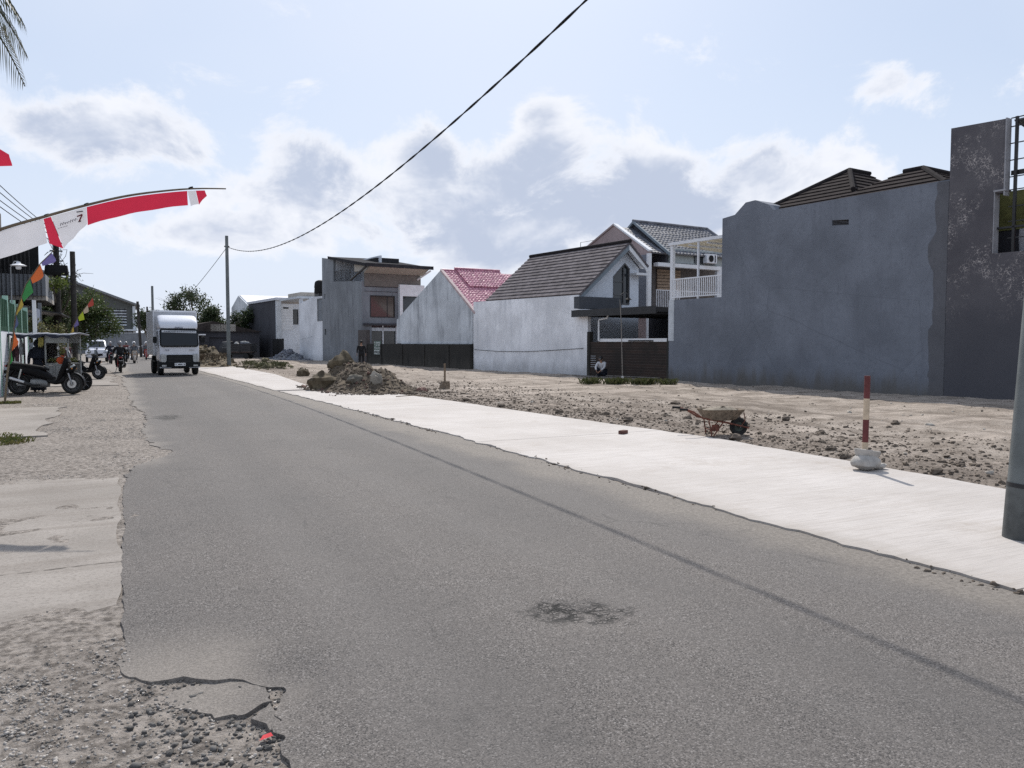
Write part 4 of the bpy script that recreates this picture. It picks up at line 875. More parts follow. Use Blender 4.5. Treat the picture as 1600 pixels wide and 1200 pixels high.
def siding_house():
    h = house('siding_house', 'house with dark side wall and white boarded front beyond the white wall', 0, 57)
    MB().prism([(51.4,-.3),(51.4,6.06),(62.3,5.9),(62.3,-.3)], 'x', 0, .2).build('side_wall', P_CHAR, h)
    box((-.03,51.15,-.3),(.5,51.4,5.9)).build('grey_pier', P_CEMENT, h)
    f = MB().prism([(.5,-.3),(6,-.3),(6,5.55),(.5,5.55)], 'y', 51.4, 51.6, [[(1.75,3.45),(2.3,3.45),(2.3,5.0),(1.75,5.0)]]).build('front_wall', P_CLEANW, h)
    for i in range(9):
        z = 2.9+i*.29; box((.5,51.375,z),(1.75,51.4,z+.27)).build('siding_board', W_TRIM, h)
    window(h, 'y', 51.4, (1.75,3.45,2.3,5.0), .05, .1); box((.75,51.34,5.05),(1.3,51.374,5.2)).build('vent', BLK_METAL, h)
    box((-.1,50.9,5.9),(6,62.4,6.15)).build('roof_slab', mat('pale_roof_sheet', (.55,.56,.60), .6, .1), h)
    box((.1,44.2,5.75),(3.2,50.4,5.95)).build('flat_canopy', P_CEMENT, h); box((.4,44.4,5.95),(2.6,48.5,6.35)).build('roof_box', P_BEIGE, h)
    box((.3,44.4,-.2),(.6,44.7,5.75)).build('canopy_post', P_CLEANW, h); box((2.8,44.4,-.2),(3.1,44.7,5.75)).build('canopy_post', P_CLEANW, h)
    g = house('small_gable_house', 'narrow grey gable end with pale sheet roof next to the far utility pole', 0, 66)
    MB().prism([(62.35,-.3),(62.35,5.75),(66.9,7.12),(70.4,5.8),(70.4,-.3)], 'x', .02, .2).build('gable_wall', P_CEMENT, g)
    MB().add([(.2,62.0,5.72),(8,62.0,5.72),(8,66.9,7.2),(.2,66.9,7.2),(.2,70.8,5.72),(8,70.8,5.72)]+[(.2,62.0,5.64),(8,62.0,5.64),(8,66.9,7.12),(.2,66.9,7.12),(.2,70.8,5.64),(8,70.8,5.64)],
             [(0,1,2,3),(3,2,5,4),(9,8,7,6),(10,11,8,9),(0,3,9,6),(3,4,10,9),(0,6,7,1),(4,5,11,10)]).build('roof', MATS['pale_roof_sheet'], g)
    box((.2,62.4,-.3),(6,62.6,5.7)).build('front_wall', P_CEMENT, g)
    q = house('black_gate', 'plain black sheet gate standing before the white wall', -.8, 47.5, 'gate')
    box((-.85,46.1,0),(-.78,49.6,1.95)).build('sheet', BLK_PLAST, q); 
    for u in (46.1, 47.85, 49.55): box((-.90,u-.04,0),(-.851,u+.04,2.0)).build('post', BLK_METAL, q)
    box((-.87,46.1,1.0),(-.851,49.6,1.06)).build('rail', BLK_METAL, q)
siding_house()

# --- houses and sheds behind the far pole and truck
def far_shop():
    t = thing('far_shop', 'low dark shop with open shutter behind the far pole', 'shop', (9.0, 84, 0), R(4))
    MB().prism([(-5,-.2),(4,-.2),(4,2.7),(-5,2.7)], 'y', 0, .2, [[(-4.4,.1),(-1.6,.1),(-1.6,2.2),(-4.4,2.2)], [(-.9,.1),(1.2,.1),(1.2,2.1),(-.9,2.1)]]).build('front_wall', P_CHAR, t)
    box((-4.4,.5,.1),(-1.6,.55,2.2)).build('shutter_inside', BLK_PLAST, t); box((-.9,.5,.1),(1.2,.55,2.1)).build('door_inside', BLK_PLAST, t); box((.95,-.02,.1),(1.05,.22,2.1)).build('door_post', W_TRIM, t)
    box((-5.2,-1.2,2.3),(-1.4,.0,2.42)).build('awning', W_TRIM, t); box((-5,.2,-.2),(4,8,2.68)).build('shop_body', P_CHAR, t)
    MB().prism([(-5.3,2.68),(4.3,2.68),(-.5,3.7)], 'y', -.3, 8.2).build('roof', mat('rust_roof', (.045,.038,.036), .95, .3, spec=.05), t)
    box((-.8,-.3,2.72),(1.6,-.2,3.4)).build('sign_panel', P_BEIGE, t)
far_shop()
def hall():
    t = thing('roadside_hall', 'large dim two storey hall with sloping roof closing the end of the road', 'building', (2.4, 131, 0), R(0))
    D_ = mat('hall_wall', (.10,.105,.10), .85, .2)
    MB().prism([(0,-.2),(0,7.0),(-6,9.4),(-20,14.5),(-20,-.2)][::-1], 'y', 0, .3, [[(-5.2,4.0),(-1.2,4.0),(-1.2,6.6),(-5.2,6.6)][::-1]]).build('gable_wall', D_, t)
    box((-5.2,.4,4.0),(-1.2,.45,6.6)).build('louvre_panel', P_CHAR, t)
    for i in range(6): box((-5.2,.1,4.1+i*.42),(-1.2,.2,4.3+i*.42)).build('louvre', P_CEMENT, t)
    MB().prism([(.6,6.9),(-6,9.45),(-20.5,14.8),(-20.5,15.1),(-6,9.75),(.6,7.2)], 'y', -.8, 14).build('roof', mat('hall_roof', (.17,.18,.19), .7, .15), t)
    box((-.2,.3,-.2),(0,14,6.9)).build('side_wall', D_, t); box((-.4,-.5,-.2),(.0,-.1,7.0)).build('corner_post', P_CEMENT, t); box((-9,-1.2,3.3),(0.2,-.0,3.55)).build('canopy', P_CEMENT, t)
    mg = thing('compound_wall', 'long dark compound wall before the roadside hall', 'wall', (0, 126, 0)); box((-14,0,-.2),(4.2,.25,2.9)).build('wall_body', P_DARKCEM, mg); box((-14,-.05,2.9),(4.2,.3,3.0)).build('coping', P_CEMENT, mg)
hall()

# ------------------------------------------------------------------ left side: wall, house
def left_wall():
    t = thing('compound_fence', 'white wall topped with dark green panels between mint green posts', 'fence', (-3.2, 28, 0), R(0))
    GR = mat('dark_green_sheet', (.013,.055,.032), .8, .25, 5, spec=.1); MINT = mat('mint_green_paint', (.33,.52,.43), .7, .15, 4)
    for i, y in enumerate(np.arange(-8, 8.1, 2.0)):
        box((-.10,y-.05,-.1),(.055,y+.05,3.35-.05*i)).build('post', MINT, t)
        if y < 7.9:
            box((-.08,y+.11,-.1),(.04,y+1.89,1.95)).build('wall_panel', P_CLEANW, t); box((-.07,y+.11,1.952),(.05,y+1.89,2.10)).build('green_rail', GR, t)
            for k in range(8): box((-.02+.012*(k%2),y+.11+k*.2225,2.102),(.03+.012*(k%2),y+.11+(k+1)*.2225-.004,3.15-.05*i)).build('green_board', GR, t)
left_wall()
def left_house():
    t = thing('balcony_house', 'dark grey left hand house with barred balcony above the green fence', 'house', (-4.2, 44, 0), R(0))
    DG = plaster('house_dark_grey', (.085,.09,.10), (.06,.06,.065), .4)
    box((-9,-8,-.2),(-.9,6,6.3)).build('body', DG, t); box((-9,-8.2,6.3),(-.6,6,6.5)).build('roof_slab', P_CEMENT, t)
    box((-9,-6,6.5),(-.9,3,8.0)).build('roof_room', mat('brown_roof_room', (.10,.085,.08), .8, .2), t)
    box((-.95,-8.05,-.2),(-.8,-7.9,6.3)).build('corner_trim', P_CEMENT, t)
    b = box((-.9,-1.5,3.55),(1.25,5.5,3.75)).build('balcony', P_BEIGE, t); box((1.1,-1.5,3.75),(1.25,5.5,4.75)).build('balcony_wall', P_DARKCEM, t); box((-.9,-1.6,3.75),(1.25,-1.45,4.72)).build('balcony_wall', P_DARKCEM, t)
    for i in range(12): box((-.8+i*.17,-1.68,3.6),(-.775+i*.17,-1.62,4.9)).build('balcony_bar', BLK_METAL, t)
    for i in range(10): box((-.86+i*.16,-1.2,4.75),(-.83+i*.16,-1.15,6.3)).build('window_bar', BLK_METAL, t)
    box((-.9,-.2,4.75),(.9,-.1,6.3)).build('recess_shade', BLK_PLAST, t)
    MB().add([(-.9,-2.2,3.3),(1.9,-2.2,2.9),(1.9,5.5,2.9),(-.9,5.5,3.3),(-.9,-2.2,3.36),(1.9,-2.2,2.96),(1.9,5.5,2.96),(-.9,5.5,3.36)], [(0,1,2,3),(4,7,6,5),(0,4,5,1),(1,5,6,2),(2,6,7,3),(3,7,4,0)]).build('awning', BLK_METAL, t)
    box((-.9,0,-.2),(-.75,5.5,3.3)).build('shop_front', P_DARKCEM, t)
    for i, (y, c) in enumerate(((-13, (.20,.24,.32)), (-10, (.13,.15,.19)))):
        pass
    l = thing('yard_lamp', 'round enamel lamp on a bracket above the green fence', 'lamp', (-3.05, 30.6, 3.3))
    MB().tube([(-.05,0,-.4),(-.05,0,.75),(.06,-.05,.95),(.18,-.1,.95)], .018, 6).build('bracket', GREY_METAL, l); MB().lathe([(0,.12),(.05,.12),(.07,.06),(.24,0),(.235,-.015),(.08,-.02),(.08,-.10),(.05,-.13),(0,-.135)], 16, Matrix.Translation((.18,-.1,.82))).build('lamp_shade', W_METAL, l, smooth=True)
    f = thing('blue_grey_gate', 'blue grey sheet gate between the green fence and the food cart', 'gate', (-3.0, 37.2, 0)); 
    for i in range(4): box((-.05,i*.6,0),(.02,i*.6+.57,3.0)).build('gate_sheet', mat('blue_grey_sheet', (.17,.20,.27), .6, .15), f)
    box((-.07,-.12,0),(.06,-.01,3.3)).build('gate_post', W_TRIM, f); box((-.07,2.4,0),(.06,2.5,3.3)).build('gate_post', P_DARKCEM, f)
left_house()

# ------------------------------------------------------------------ poles and cables
def pole(label, xy, r0, r1, h, m, name='utility_pole', extra=None, lean=(0, 0)):
    t = thing(name, label, 'pole', (xy[0], xy[1], 0)); n = 8
    MB().tube([(lean[0]*k/n, lean[1]*k/n, -.3+(h+.3)*k/n) for k in range(n+1)], [r0+(r1-r0)*k/n for k in range(n+1)], 18).build('shaft', m, t, smooth=True)
    if extra: extra(t)
    return t
POLE_GR = mat('grey_painted_pole', (.15,.165,.165), .55, .2, 2.0, .2, bump=.1); POLE_DK = mat('stained_pole_foot', (.085,.09,.088), .7, .35, 5)
def ex_near(t):
    L = lambda z: (.42*(z+.3)/9.3, -.21*(z+.3)/9.3, z)
    MB().tube([L(-.1), L(.44)], [.1535, .1505], 28).build('foot_sleeve', POLE_DK, t, smooth=True); MB().tube([L(.435), L(.468)], .1525, 28).build('band', BLK_METAL, t, smooth=True)
    box((-.3,-.03,7.4),(.2,.03,7.5)).build('cable_bracket', BLK_METAL, t)
NEARP = (6.50, 3.80); FARP = (6.49, 54.79)
pole('thick grey steel utility pole standing on the concrete strip nearest the camera', NEARP, .152, .10, 9.0, POLE_GR, extra=ex_near, lean=(.42, -.21))
pole('slim grey utility pole at the far end of the concrete strip', FARP, .13, .10, 8.55, POLE_GR, extra=lambda t: (box((-.16,-.02,7.82),(.16,.02,7.9)).build('cable_bracket', BLK_METAL, t), MB().tube([(0,0,0),(.02,-.14,1.2)], .01, 5)))
def catenary(a, b, sag, n=40):
    a, b = Vector(a), Vector(b); return [a.lerp(b, k/n) - Vector((0, 0, 4*sag*(k/n)*(1-k/n))) for k in range(n+1)]
def twisted(a, b, sag, r, n=420):
    """two strands wound round each other"""
    cl_ = catenary(a, b, sag, n); mb = MB()
    d = (Vector(b)-Vector(a)).normalized(); s1 = d.cross(Vector((0,0,1))).normalized(); s2 = Vector((0,0,1))
    for ph in (0, math.pi):
        mb.tube([p + (s1*math.cos(i*.42+ph)+s2*math.sin(i*.42+ph))*r*.8 for i, p in enumerate(cl_)], r, 5)
    return mb
twisted((NEARP[0]-.2, NEARP[1], 7.5), (FARP[0], FARP[1], 7.85), 2.0, .013).build('overhead_cable', BLK_PLAST, smooth=True, label='black twisted cable sagging from the near pole to the far pole', cat='cable')
MB().tube(catenary((FARP[0], FARP[1], 7.8), (2.6, 88, 2.6), .6), .018, 5).build('service_cable', BLK_PLAST, label='thin service cable dropping away from the far pole behind the truck', cat='cable')
def ex_left(t):
    for z in (7.0, 6.6, 6.2, 5.7): box((-.28,-.04,z),(.28,.04,z+.07)).build('cross_arm', GREY_METAL, t)
    mb = MB(); rr = random.Random(8)
    for i in range(16):
        a = rr.uniform(0, 6.28); z = rr.uniform(5.2, 6.9); R_ = rr.uniform(.2, .65)
        mb.tube([(R_*math.cos(a+k*.5)*(.6+.4*math.sin(k)), R_*.8*math.sin(a+k*.5), z-.1*k+.25*math.sin(k*1.3+i)) for k in range(8)], .012, 4)
    mb.build('cable_tangle', BLK_PLAST, t)
    MB().loft([ring(5.0, 0, -.1, .5, .3, 12, 4, 'z'), ring(5.12, 0, -.1, .55, .33, 12, 4, 'z'), ring(5.5, 0, -.1, .5, .3, 12, 4, 'z')]).build('junction_box', BLK_PLAST, t)
PA, PB = (-2.72, 46.4), (-1.98, 46.0)
pole('dark utility pole wrapped in tangled cables beside the balcony house', PA, .17, .13, 7.7, DARKWOOD, extra=ex_left)
pole('bare dark wooden pole next to the cable wrapped pole', PB, .15, .12, 6.2, DARKWOOD)
pole('thin grey pole far down the road behind the truck', (2.8, 77.2), .12, .10, 6.6, POLE_GR)
pole('thin dark pole leaning beside the distant hall', (2.2, 94.3), .15, .13, 6.0, DARKWOOD, lean=(-.25, 0))
pole('slender distant pole just past the hall corner', (3.2, 105), .12, .10, 5.9, DARKWOOD)
for i, (dz, dx, lab) in enumerate(((7.55, -5.2, 'uppermost'), (7.3, -5.5, 'second highest'), (7.05, -5.9, 'middle'), (6.7, -5.7, 'lowest'))):
    MB().tube(catenary((PA[0]-.2+.13*i, PA[1], dz-.2), (dx, 8, dz+.75), .5, 24), .016, 5).build('street_cable', BLK_PLAST, label='%s black cable of the bundle running from the tangled pole overhead' % lab, cat='cable', group='cables along the left of the street')

# ------------------------------------------------------------------ vegetation
BARK = mat('bark', (.10,.08,.06), .9, .3, 8, bump=.4)
def leaves(cl_, n, size, m, name, parent, asp=.55):
    cs = np.array([c for c, r in cl_], float); rs = np.array([r for c, r in cl_], float)
    w = rs**2/np.sum(rs**2); k = rng.choice(len(cl_), n, p=w)
    d = rng.normal(size=(n, 3)); d /= np.linalg.norm(d, axis=1, keepdims=True)
    rad = rs[k]*rng.uniform(.25, 1, n)**.5*(1+.25*rng.normal(size=n))
    P_ = cs[k] + d*rad[:, None]*np.array([1, 1, .8])
    t = rng.normal(size=(n, 3)); t[:, 2] -= .4; t /= np.linalg.norm(t, axis=1, keepdims=True)
    b = np.cross(t, rng.normal(size=(n, 3))); b /= np.linalg.norm(b, axis=1, keepdims=True)
    s_ = size*rng.uniform(.6, 1.3, n)[:, None]; nr = np.cross(t, b)
    V = np.stack([P_, P_+t*s_*.5+b*s_*asp*.5+nr*s_*.12, P_+t*s_, P_+t*s_*.5-b*s_*asp*.5+nr*s_*.12], 1).reshape(-1, 3)
    F = np.arange(4*n).reshape(n, 4)
    return np_mesh(name, V, F, m, parent)
def tree(name, label, loc, h, clumps, n, size, m, trunk_r=.12, group=None, twigs=0, cat='tree'):
    t = thing(name, label, cat, loc, 0, group); rr = random.Random(int(abs(loc[0])*100+loc[1]))
    tr = MB().tube([(0,0,-.2),(rr.uniform(-.1,.1),rr.uniform(-.1,.1),h*.3),(rr.uniform(-.15,.15),rr.uniform(-.15,.15),h*.55)], [trunk_r,trunk_r*.8,trunk_r*.55], 8)
    for (c, r) in clumps:
        s0 = Vector((0, 0, h*rr.uniform(.28, .52))); c = Vector(c); mid = s0.lerp(c, .5)+Vector((rr.uniform(-.2,.2), rr.uniform(-.2,.2), .15*r))
        tr.tube([s0, mid, c, c+(c-mid)*.5], [trunk_r*.45, trunk_r*.3, trunk_r*.16, trunk_r*.06], 6)
        for _ in range(twigs):
            e = c+Vector((rr.gauss(0,1), rr.gauss(0,1), rr.gauss(.2,.8)))*r*.9; tr.tube([c, c.lerp(e,.5)+Vector((0,0,.1)), e], [trunk_r*.12,.012,.006], 4)
    tr.build('trunk', BARK, t, smooth=True); leaves(clumps, n, size, m, 'crown', t); return t
def clump(n, rx, ry, z0, z1, r, seed):
    rr = random.Random(seed); return [((rr.uniform(-rx,rx), rr.uniform(-ry,ry), rr.uniform(z0,z1)), r*rr.uniform(.6,1.25)) for _ in range(n)]
LF1 = leaf_mat('mid_green_leaf', (.045,.075,.022), (.075,.105,.035), (.13,.15,.045)); LF2 = leaf_mat('dark_green_leaf', (.025,.042,.018), (.045,.065,.025), (.075,.09,.04)); LF3 = leaf_mat('yellow_green_leaf', (.11,.15,.03), (.16,.20,.035), (.07,.10,.03))
tree('street_tree', 'bushy green tree overhanging the road beyond the two dark poles', (-2.3, 52.5, 0), 4.2, clump(18, 1.5, 1.3, 1.7, 4.3, .66, 3)+[((1.9,-.4,2.9),.55),((2.1,-.4,2.4),.55),((1.6,-.3,3.4),.5),((.9,0,4.4),.45),((1.15,-.6,2.6),.6),((1.5,-.3,2.3),.5),((1.0,0,3.0),.5),((.3,-.6,3.9),.5)], 13000, .13, LF1, .14, twigs=5)
tree('creeper_tree', 'straggly tree with loose twigs behind the dark poles', (-3.0, 49.2, 0), 5.0, clump(8, .8, .8, 2.6, 4.6, .5, 5)+[((.9,0,5.2),.35),((.5,0,4.9),.4)], 2600, .13, LF2, .12, twigs=10)
tree('yellow_shrub', 'yellow green shrub on the balcony below the cable tangle', (-2.7, 44.6, 3.75), 1.3, clump(4, .45, .4, .5, 1.0, .38, 6), 900, .11, LF3, .04, cat='shrub')
tree('hedge_shrub', 'leafy shrub with dry blossom behind the food cart', (-2.5, 38.5, 0), 2.6, clump(7, .7, .7, 1.2, 2.5, .45, 9), 2400, .11, leaf_mat('dry_blossom_leaf', (.10,.11,.035), (.17,.15,.07), (.06,.08,.03)), .07, cat='shrub')
tree('distant_tree', 'round crowned distant tree rising above the truck roof', (8.3, 103, 0), 8.0, clump(12, 2.4, 1.8, 5.2, 8.0, 1.0, 12)+[((-2.2,0,6.8),.8),((-2.0,0,6.2),.5)], 2700, .28, LF2, .22, twigs=3)
tree('distant_low_tree', 'low dark distant tree behind the far utility pole', (11.6, 106, 0), 5.4, clump(11, 2.2, 1.8, 2.4, 5.0, .9, 14), 3600, .30, LF2, .2)
tree('shop_tree', 'dark leafy tree behind the low shop', (9.2, 93, 0), 5.2, clump(18, 4.0, 1.2, 2.4, 5.0, .95, 15), 7000, .26, LF2, .2)
tree('roadside_tree', 'small distant tree between the thin poles and the hall', (3.6, 118, 0), 6.0, clump(8, 1.2, 1.2, 3.2, 6.0, .8, 16), 1800, .3, LF2, .18)
tree('hall_tree', 'dark spreading tree against the hall on the far left', (-3.2, 64, 0), 4.6, clump(10, 1.6, 1.6, 2.0, 4.2, .8, 18), 4200, .2, LF2, .18)
def palm():
    t = thing('palm_tree', 'palm tree with drooping fronds entering at the upper left corner', 'palm', (-2.95, 16.05, 0))
    MB().tube([(0,0,-.2),(.1,.05,2.5),(.15,.1,5),(.05,.05,7.6)], [.20,.15,.13,.12], 10).build('trunk', BARK, t, smooth=True)
    PL = leaf_mat('palm_leaf', (.05,.06,.03), (.075,.08,.045), (.10,.085,.05)); rr = random.Random(3)
    for i in range(13):
        a = i*2.4+.25; L_ = rr.uniform(1.9, 2.3); lift = rr.uniform(.2, 1.0); mb = MB(); pts = []
        for k in range(11):
            q = k/10; pts.append(Vector((.05+math.cos(a)*L_*q*(1-.18*q), .05+math.sin(a)*L_*q*(1-.18*q), 7.6+lift*q*1.6-2.0*q*q)))
        mb.tube(pts, [.03*(1-k/11)+.006 for k in range(11)], 5)
        side = Vector((-math.sin(a), math.cos(a), 0))
        for k in range(2, 40):
            q = k/40; j = min(9, int(q*10)); p = pts[j].lerp(pts[j+1], q*10-j); ax = (pts[j+1]-pts[j]).normalized()
            for sg in (-1, 1):
                ln = .75*math.sin(math.pi*min(1, q*.85+.15))**.6*rr.uniform(.8, 1.15); d = (side*sg*.75+ax*.75+Vector((0,0,-.15))).normalized()
                m1 = p+d*ln*.5; e = p+d*ln*.85+Vector((0,0,-.45*ln)); w = ax.cross(Vector((0,0,1)))*.0+ax*.017
                mb.add([p-w*.6, p+w*.6, m1+w, e, m1-w], [(0,1,2,4),(2,3,4)])
        mb.build('frond', PL, t)
palm()

# ------------------------------------------------------------------ rubble heap and rocks
def heap_h(x, y):
    u, v = (x-7.35), (y-26.2)
    a = np.exp(-((u/.95)**2+(v/1.9)**2))*.82 + np.exp(-(((u+.5)/.7)**2+((v-1.2)/1.0)**2))*.35 + np.exp(-(((u-.6)/.6)**2+((v+1.3)/.9)**2))*.25
    return a*(1+.28*fbm(x*2.1, y*2.1, 31, 3)) + .10*fbm(x*6, y*6, 33, 3)*np.clip(a*3, 0, 1) - .05
def heap():
    t = thing('rubble_heap', 'heap of dug brown earth and rubble at the edge of the concrete strip', 'heap', (7.35, 26.2, 0))
    xs, ys = np.linspace(-2.2, 2.3, 80), np.linspace(-3.6, 3.6, 110); X, Y = np.meshgrid(xs, ys); Z = heap_h(X+7.35, Y+26.2)
    i = np.arange(80*110).reshape(110, 80)
    np_mesh('mound', np.stack([X.ravel(), Y.ravel(), Z.ravel()], 1), np.stack([i[:-1,:-1].ravel(), i[:-1,1:].ravel(), i[1:,1:].ravel(), i[1:,:-1].ravel()], 1), mat('dug_earth', (.095,.073,.05), .95, .4, 3, bump=.9, bscale=14, local=False), t, smooth=True)
    p = scat(6500, 5.5, 9.5, 22.8, 29.6, lambda x, y: np.where(heap_h(x, y) > -.03, .35+.5*np.exp(-((x-7.5)/1.6)**2), .10*np.exp(-((x-7.9)/1.5)**2)))
    o = stones('crumbs', p, np.clip(rng.gamma(1.5, .014, len(p))+.006, 0, .10), CLOD, .3, zfun=lambda x, y: np.maximum(heap_h(x, y), .03), kind='stuff'); o.parent = t; o.matrix_parent_inverse = Matrix.Translation((-7.35,-26.2,0))
    p = scat(260, 5.6, 9.3, 23, 29.4, lambda x, y: np.where(heap_h(x, y) > -.02, .5, .1))
    o = stones('brick_bits', p, rng.gamma(2, .018, len(p))+.012, mat('broken_red_brick', (.13,.075,.06), .9, .3, 12, local=False), .3, zfun=lambda x, y: np.maximum(heap_h(x, y), .03), kind='stuff'); o.parent = t; o.matrix_parent_inverse = Matrix.Translation((-7.35,-26.2,0))
heap()
def hz(x, y): return float(max(heap_h(np.array([x]), np.array([y]))[0], .02))
for lab, x, y, rad, m, sd_, dz in (
    ('big round mossy boulder on top of the rubble heap', 7.05, 27.45, (.46,.40,.38), MOSSROCK, 1, .12),
    ('big mossy boulder at the foot of the rubble heap', 6.05, 26.35, (.46,.40,.36), MOSSROCK, 2, .18),
    ('long mossy stone lying behind the topmost boulder', 7.65, 27.35, (.40,.30,.22), MOSSROCK, 3, .12),
    ('pale upright stone at the near foot of the rubble heap', 7.32, 24.35, (.20,.18,.26), mat('pale_stone', (.26,.235,.20), .92, .25, 4, bump=.5, bscale=12, local=False), 4, .12),
    ('small dark stone between the two stones at the heap foot', 6.80, 24.95, (.24,.18,.16), STONE, 5, .08),
    ('reddish stone at the right hand end of the rubble heap', 8.72, 24.0, (.17,.15,.10), mat('red_stone', (.16,.09,.075), .9, .3, 5, local=False), 6, .05),
    ('lone round boulder left of the rubble heap by the concrete', 7.75, 37.7, (.30,.28,.27), MOSSROCK, 7, .16)):
    MB().blob((0, 0, rad[2]*.35), rad, sd_, .30, 1.6, 18, 12).build('boulder', m, smooth=True, loc=(x, y, hz(x, y) if abs(x-7.75) > .01 or y < 30 else .02), label=lab, cat='boulder')
def pile(name, label, xy, rx, ry, h, m, m2, n, size, rz=0.0, cat='pile'):
    t = thing(name, label, cat, (xy[0], xy[1], 0), rz); f = lambda x, y: np.exp(-((x/rx)**2+(y/ry)**2)*1.4)*h*(1+.5*fbm(x*2+xy[0], y*2, 91, 3))-.06
    xs, ys = np.linspace(-rx*1.7, rx*1.7, 36), np.linspace(-ry*1.7, ry*1.7, 36); X, Y = np.meshgrid(xs, ys); i = np.arange(36*36).reshape(36, 36)
    np_mesh('mound', np.stack([X.ravel(), Y.ravel(), f(X, Y).ravel()], 1), np.stack([i[:-1,:-1].ravel(), i[:-1,1:].ravel(), i[1:,1:].ravel(), i[1:,:-1].ravel()], 1), m, t, smooth=True)
    p = scat(n, -rx*1.5, rx*1.5, -ry*1.5, ry*1.5, lambda x, y: np.exp(-((x/rx)**2+(y/ry)**2)*.9))
    stones('pieces', p, rng.gamma(2, size, len(p))+.01, m2, .4, zfun=lambda x, y: np.maximum(f(x, y), .0), parent=t, kind='stuff'); return t
pile('masonry_pile', 'bluish grey pile of broken masonry before the white wall', hw(-1.3, 43.0)[:2], 1.0, 3.0, .85, P_DARKCEM, mat('blue_grey_rubble', (.16,.17,.20), .9, .5, 10, local=False), 900, .05, HA)
bp = pile('brush_pile', 'brown heap of dry cut brush behind the far pole and truck', (5.3, 57.0), 1.5, 2.6, 1.25, mat('dry_brush', (.11,.088,.058), .95, .4, 5, local=False), mat('brush_bits', (.14,.11,.07), .95, .5, 9, local=False), 700, .05)
blades('twigs', [(rng.uniform(-1.2,1.2), rng.uniform(-2.2,2.2), .45, .3) for _ in range(60)], 14, .55, mat('dry_twig', (.12,.09,.06), .9, .4, 9, local=False), bp, kind='stuff')
bp2 = pile('cut_branches', 'low green brown heap of cut branches beside the far utility pole', (8.2, 51.5), 1.1, 3.0, .5, CLOD, mat('branch_bits', (.13,.115,.07), .95, .5, 9, local=False), 500, .05)
blades('twigs', [(rng.uniform(-1,1), rng.uniform(-3,3), .12, .3) for _ in range(70)], 10, .4, mat('green_twig', (.12,.12,.06), .9, .4, 9, local=False), bp2, kind='stuff')

# planks stacked before the brick wall, one by one
PL_ = mat('grey_plank', (.17,.155,.14), .9, .35, 8)
for i, (u, v, z, L_, a) in enumerate(((-1.2,-.75,.05,2.6,.03), (-1.9,-1.0,.03,3.2,-.05), (-3.6,-.9,.06,2.8,.04), (-3.9,-.65,.12,3.0,.10), (-4.3,-1.15,.03,2.4,-.03), (-2.5,-.55,.10,2.2,.02))):
    p = hw(v, u); o = box((-.07,-L_/2,0),(.07,L_/2,.035)).build('plank', PL_, bevel=.004, loc=(p[0], p[1], z), label='grey weathered plank lying flat along the foot of the brick wall', cat='plank', group='planks before the brick wall')
    o.rotation_euler = (0, 0, HA+a)

# ------------------------------------------------------------------ things on the lot
def wheelbarrow():
    t = thing('wheelbarrow', 'cement crusted wheelbarrow with rusty red handles standing on the bare lot', 'wheelbarrow', (9.19, 10.50, .0), -YAW+R(4)); t.scale = (.79, .79, .79)
    TR = CEMENT
    def rr(z, x0, x1, w): return [(x0,-w*.8,z),(x0,w*.8,z),(x0+.10,w,z),(x1-.2,w,z),(x1,w*.55,z),(x1,-w*.55,z),(x1-.2,-w,z),(x0+.10,-w,z)]
    mb = MB().loft([rr(.34,-.24,.30,.18), rr(.36,-.27,.36,.21), rr(.50,-.36,.48,.29), rr(.575,-.40,.54,.33), rr(.585,-.42,.56,.35), rr(.57,-.38,.52,.31), rr(.50,-.33,.45,.27)])
    mb.build('tray', TR, t, bevel=.006)
    MB().loft([rr(.52,-.34,.46,.27), rr(.56,-.28,.40,.22), rr(.60,-.14,.34,.16), rr(.635,.04,.26,.08)]).build('dried_mortar', mat('dried_mortar', (.22,.19,.15), .95, .3, 10, bump=.8, bscale=22), t, smooth=True)
    for s in (-1, 1):
        MB().tube([(-.92,s*.30,.60),(-.80,s*.29,.60),(-.62,s*.25,.54),(-.40,s*.20,.40),(-.05,s*.16,.33),(.30,s*.11,.26),(.66,s*.09,.17)], .019, 8).build('handle', RUST, t, smooth=True)
        MB().tube([(-.93,s*.302,.60),(-.76,s*.283,.592)], .025, 8).build('grip', BLK_PLAST, t, smooth=True)
        MB().tube([(-.26,s*.17,.345),(-.22,s*.20,.16),(-.20,s*.20,.01)], .015, 6).build('leg', RUST, t); MB().tube([(.08,s*.15,.32),(-.06,s*.19,.15),(-.16,s*.20,.01)], .014, 6).build('leg', RUST, t)
        MB().tube([(.50,s*.20,.52),(.56,s*.12,.34),(.48,s*.10,.215)], .011, 6).build('tray_stay', RUST, t)
    MB().tube([(-.20,-.20,.14),(-.20,.20,.14)], .012, 6).build('cross_bar', RUST, t)
    box((-.20,-.19,.12),(-.03,-.186,.26)).build('leg_plate', RUST, t)
    M = Matrix.Translation((.46,0,.195)) @ Matrix.Rotation(R(90),4,'X')
    w = MB().lathe([(.11,-.04),(.15,-.055),(.185,-.05),(.197,-.02),(.197,.02),(.185,.05),(.15,.055),(.11,.04),(.11,-.04)], 26, M).build('wheel', RUBBER, t, smooth=True)
    MB().lathe([(0,-.05),(.025,-.05),(.03,-.02),(.105,-.03),(.11,.0),(.105,.03),(.03,.02),(.025,.05),(0,.05)], 20, M).build('rim', mat('green_rim', (.05,.06,.05), .7, .2), w, smooth=True)
    MB().tube([(.46,-.13,.195),(.46,.13,.195)], .01, 6).build('axle', GREY_METAL, w)
wheelbarrow()
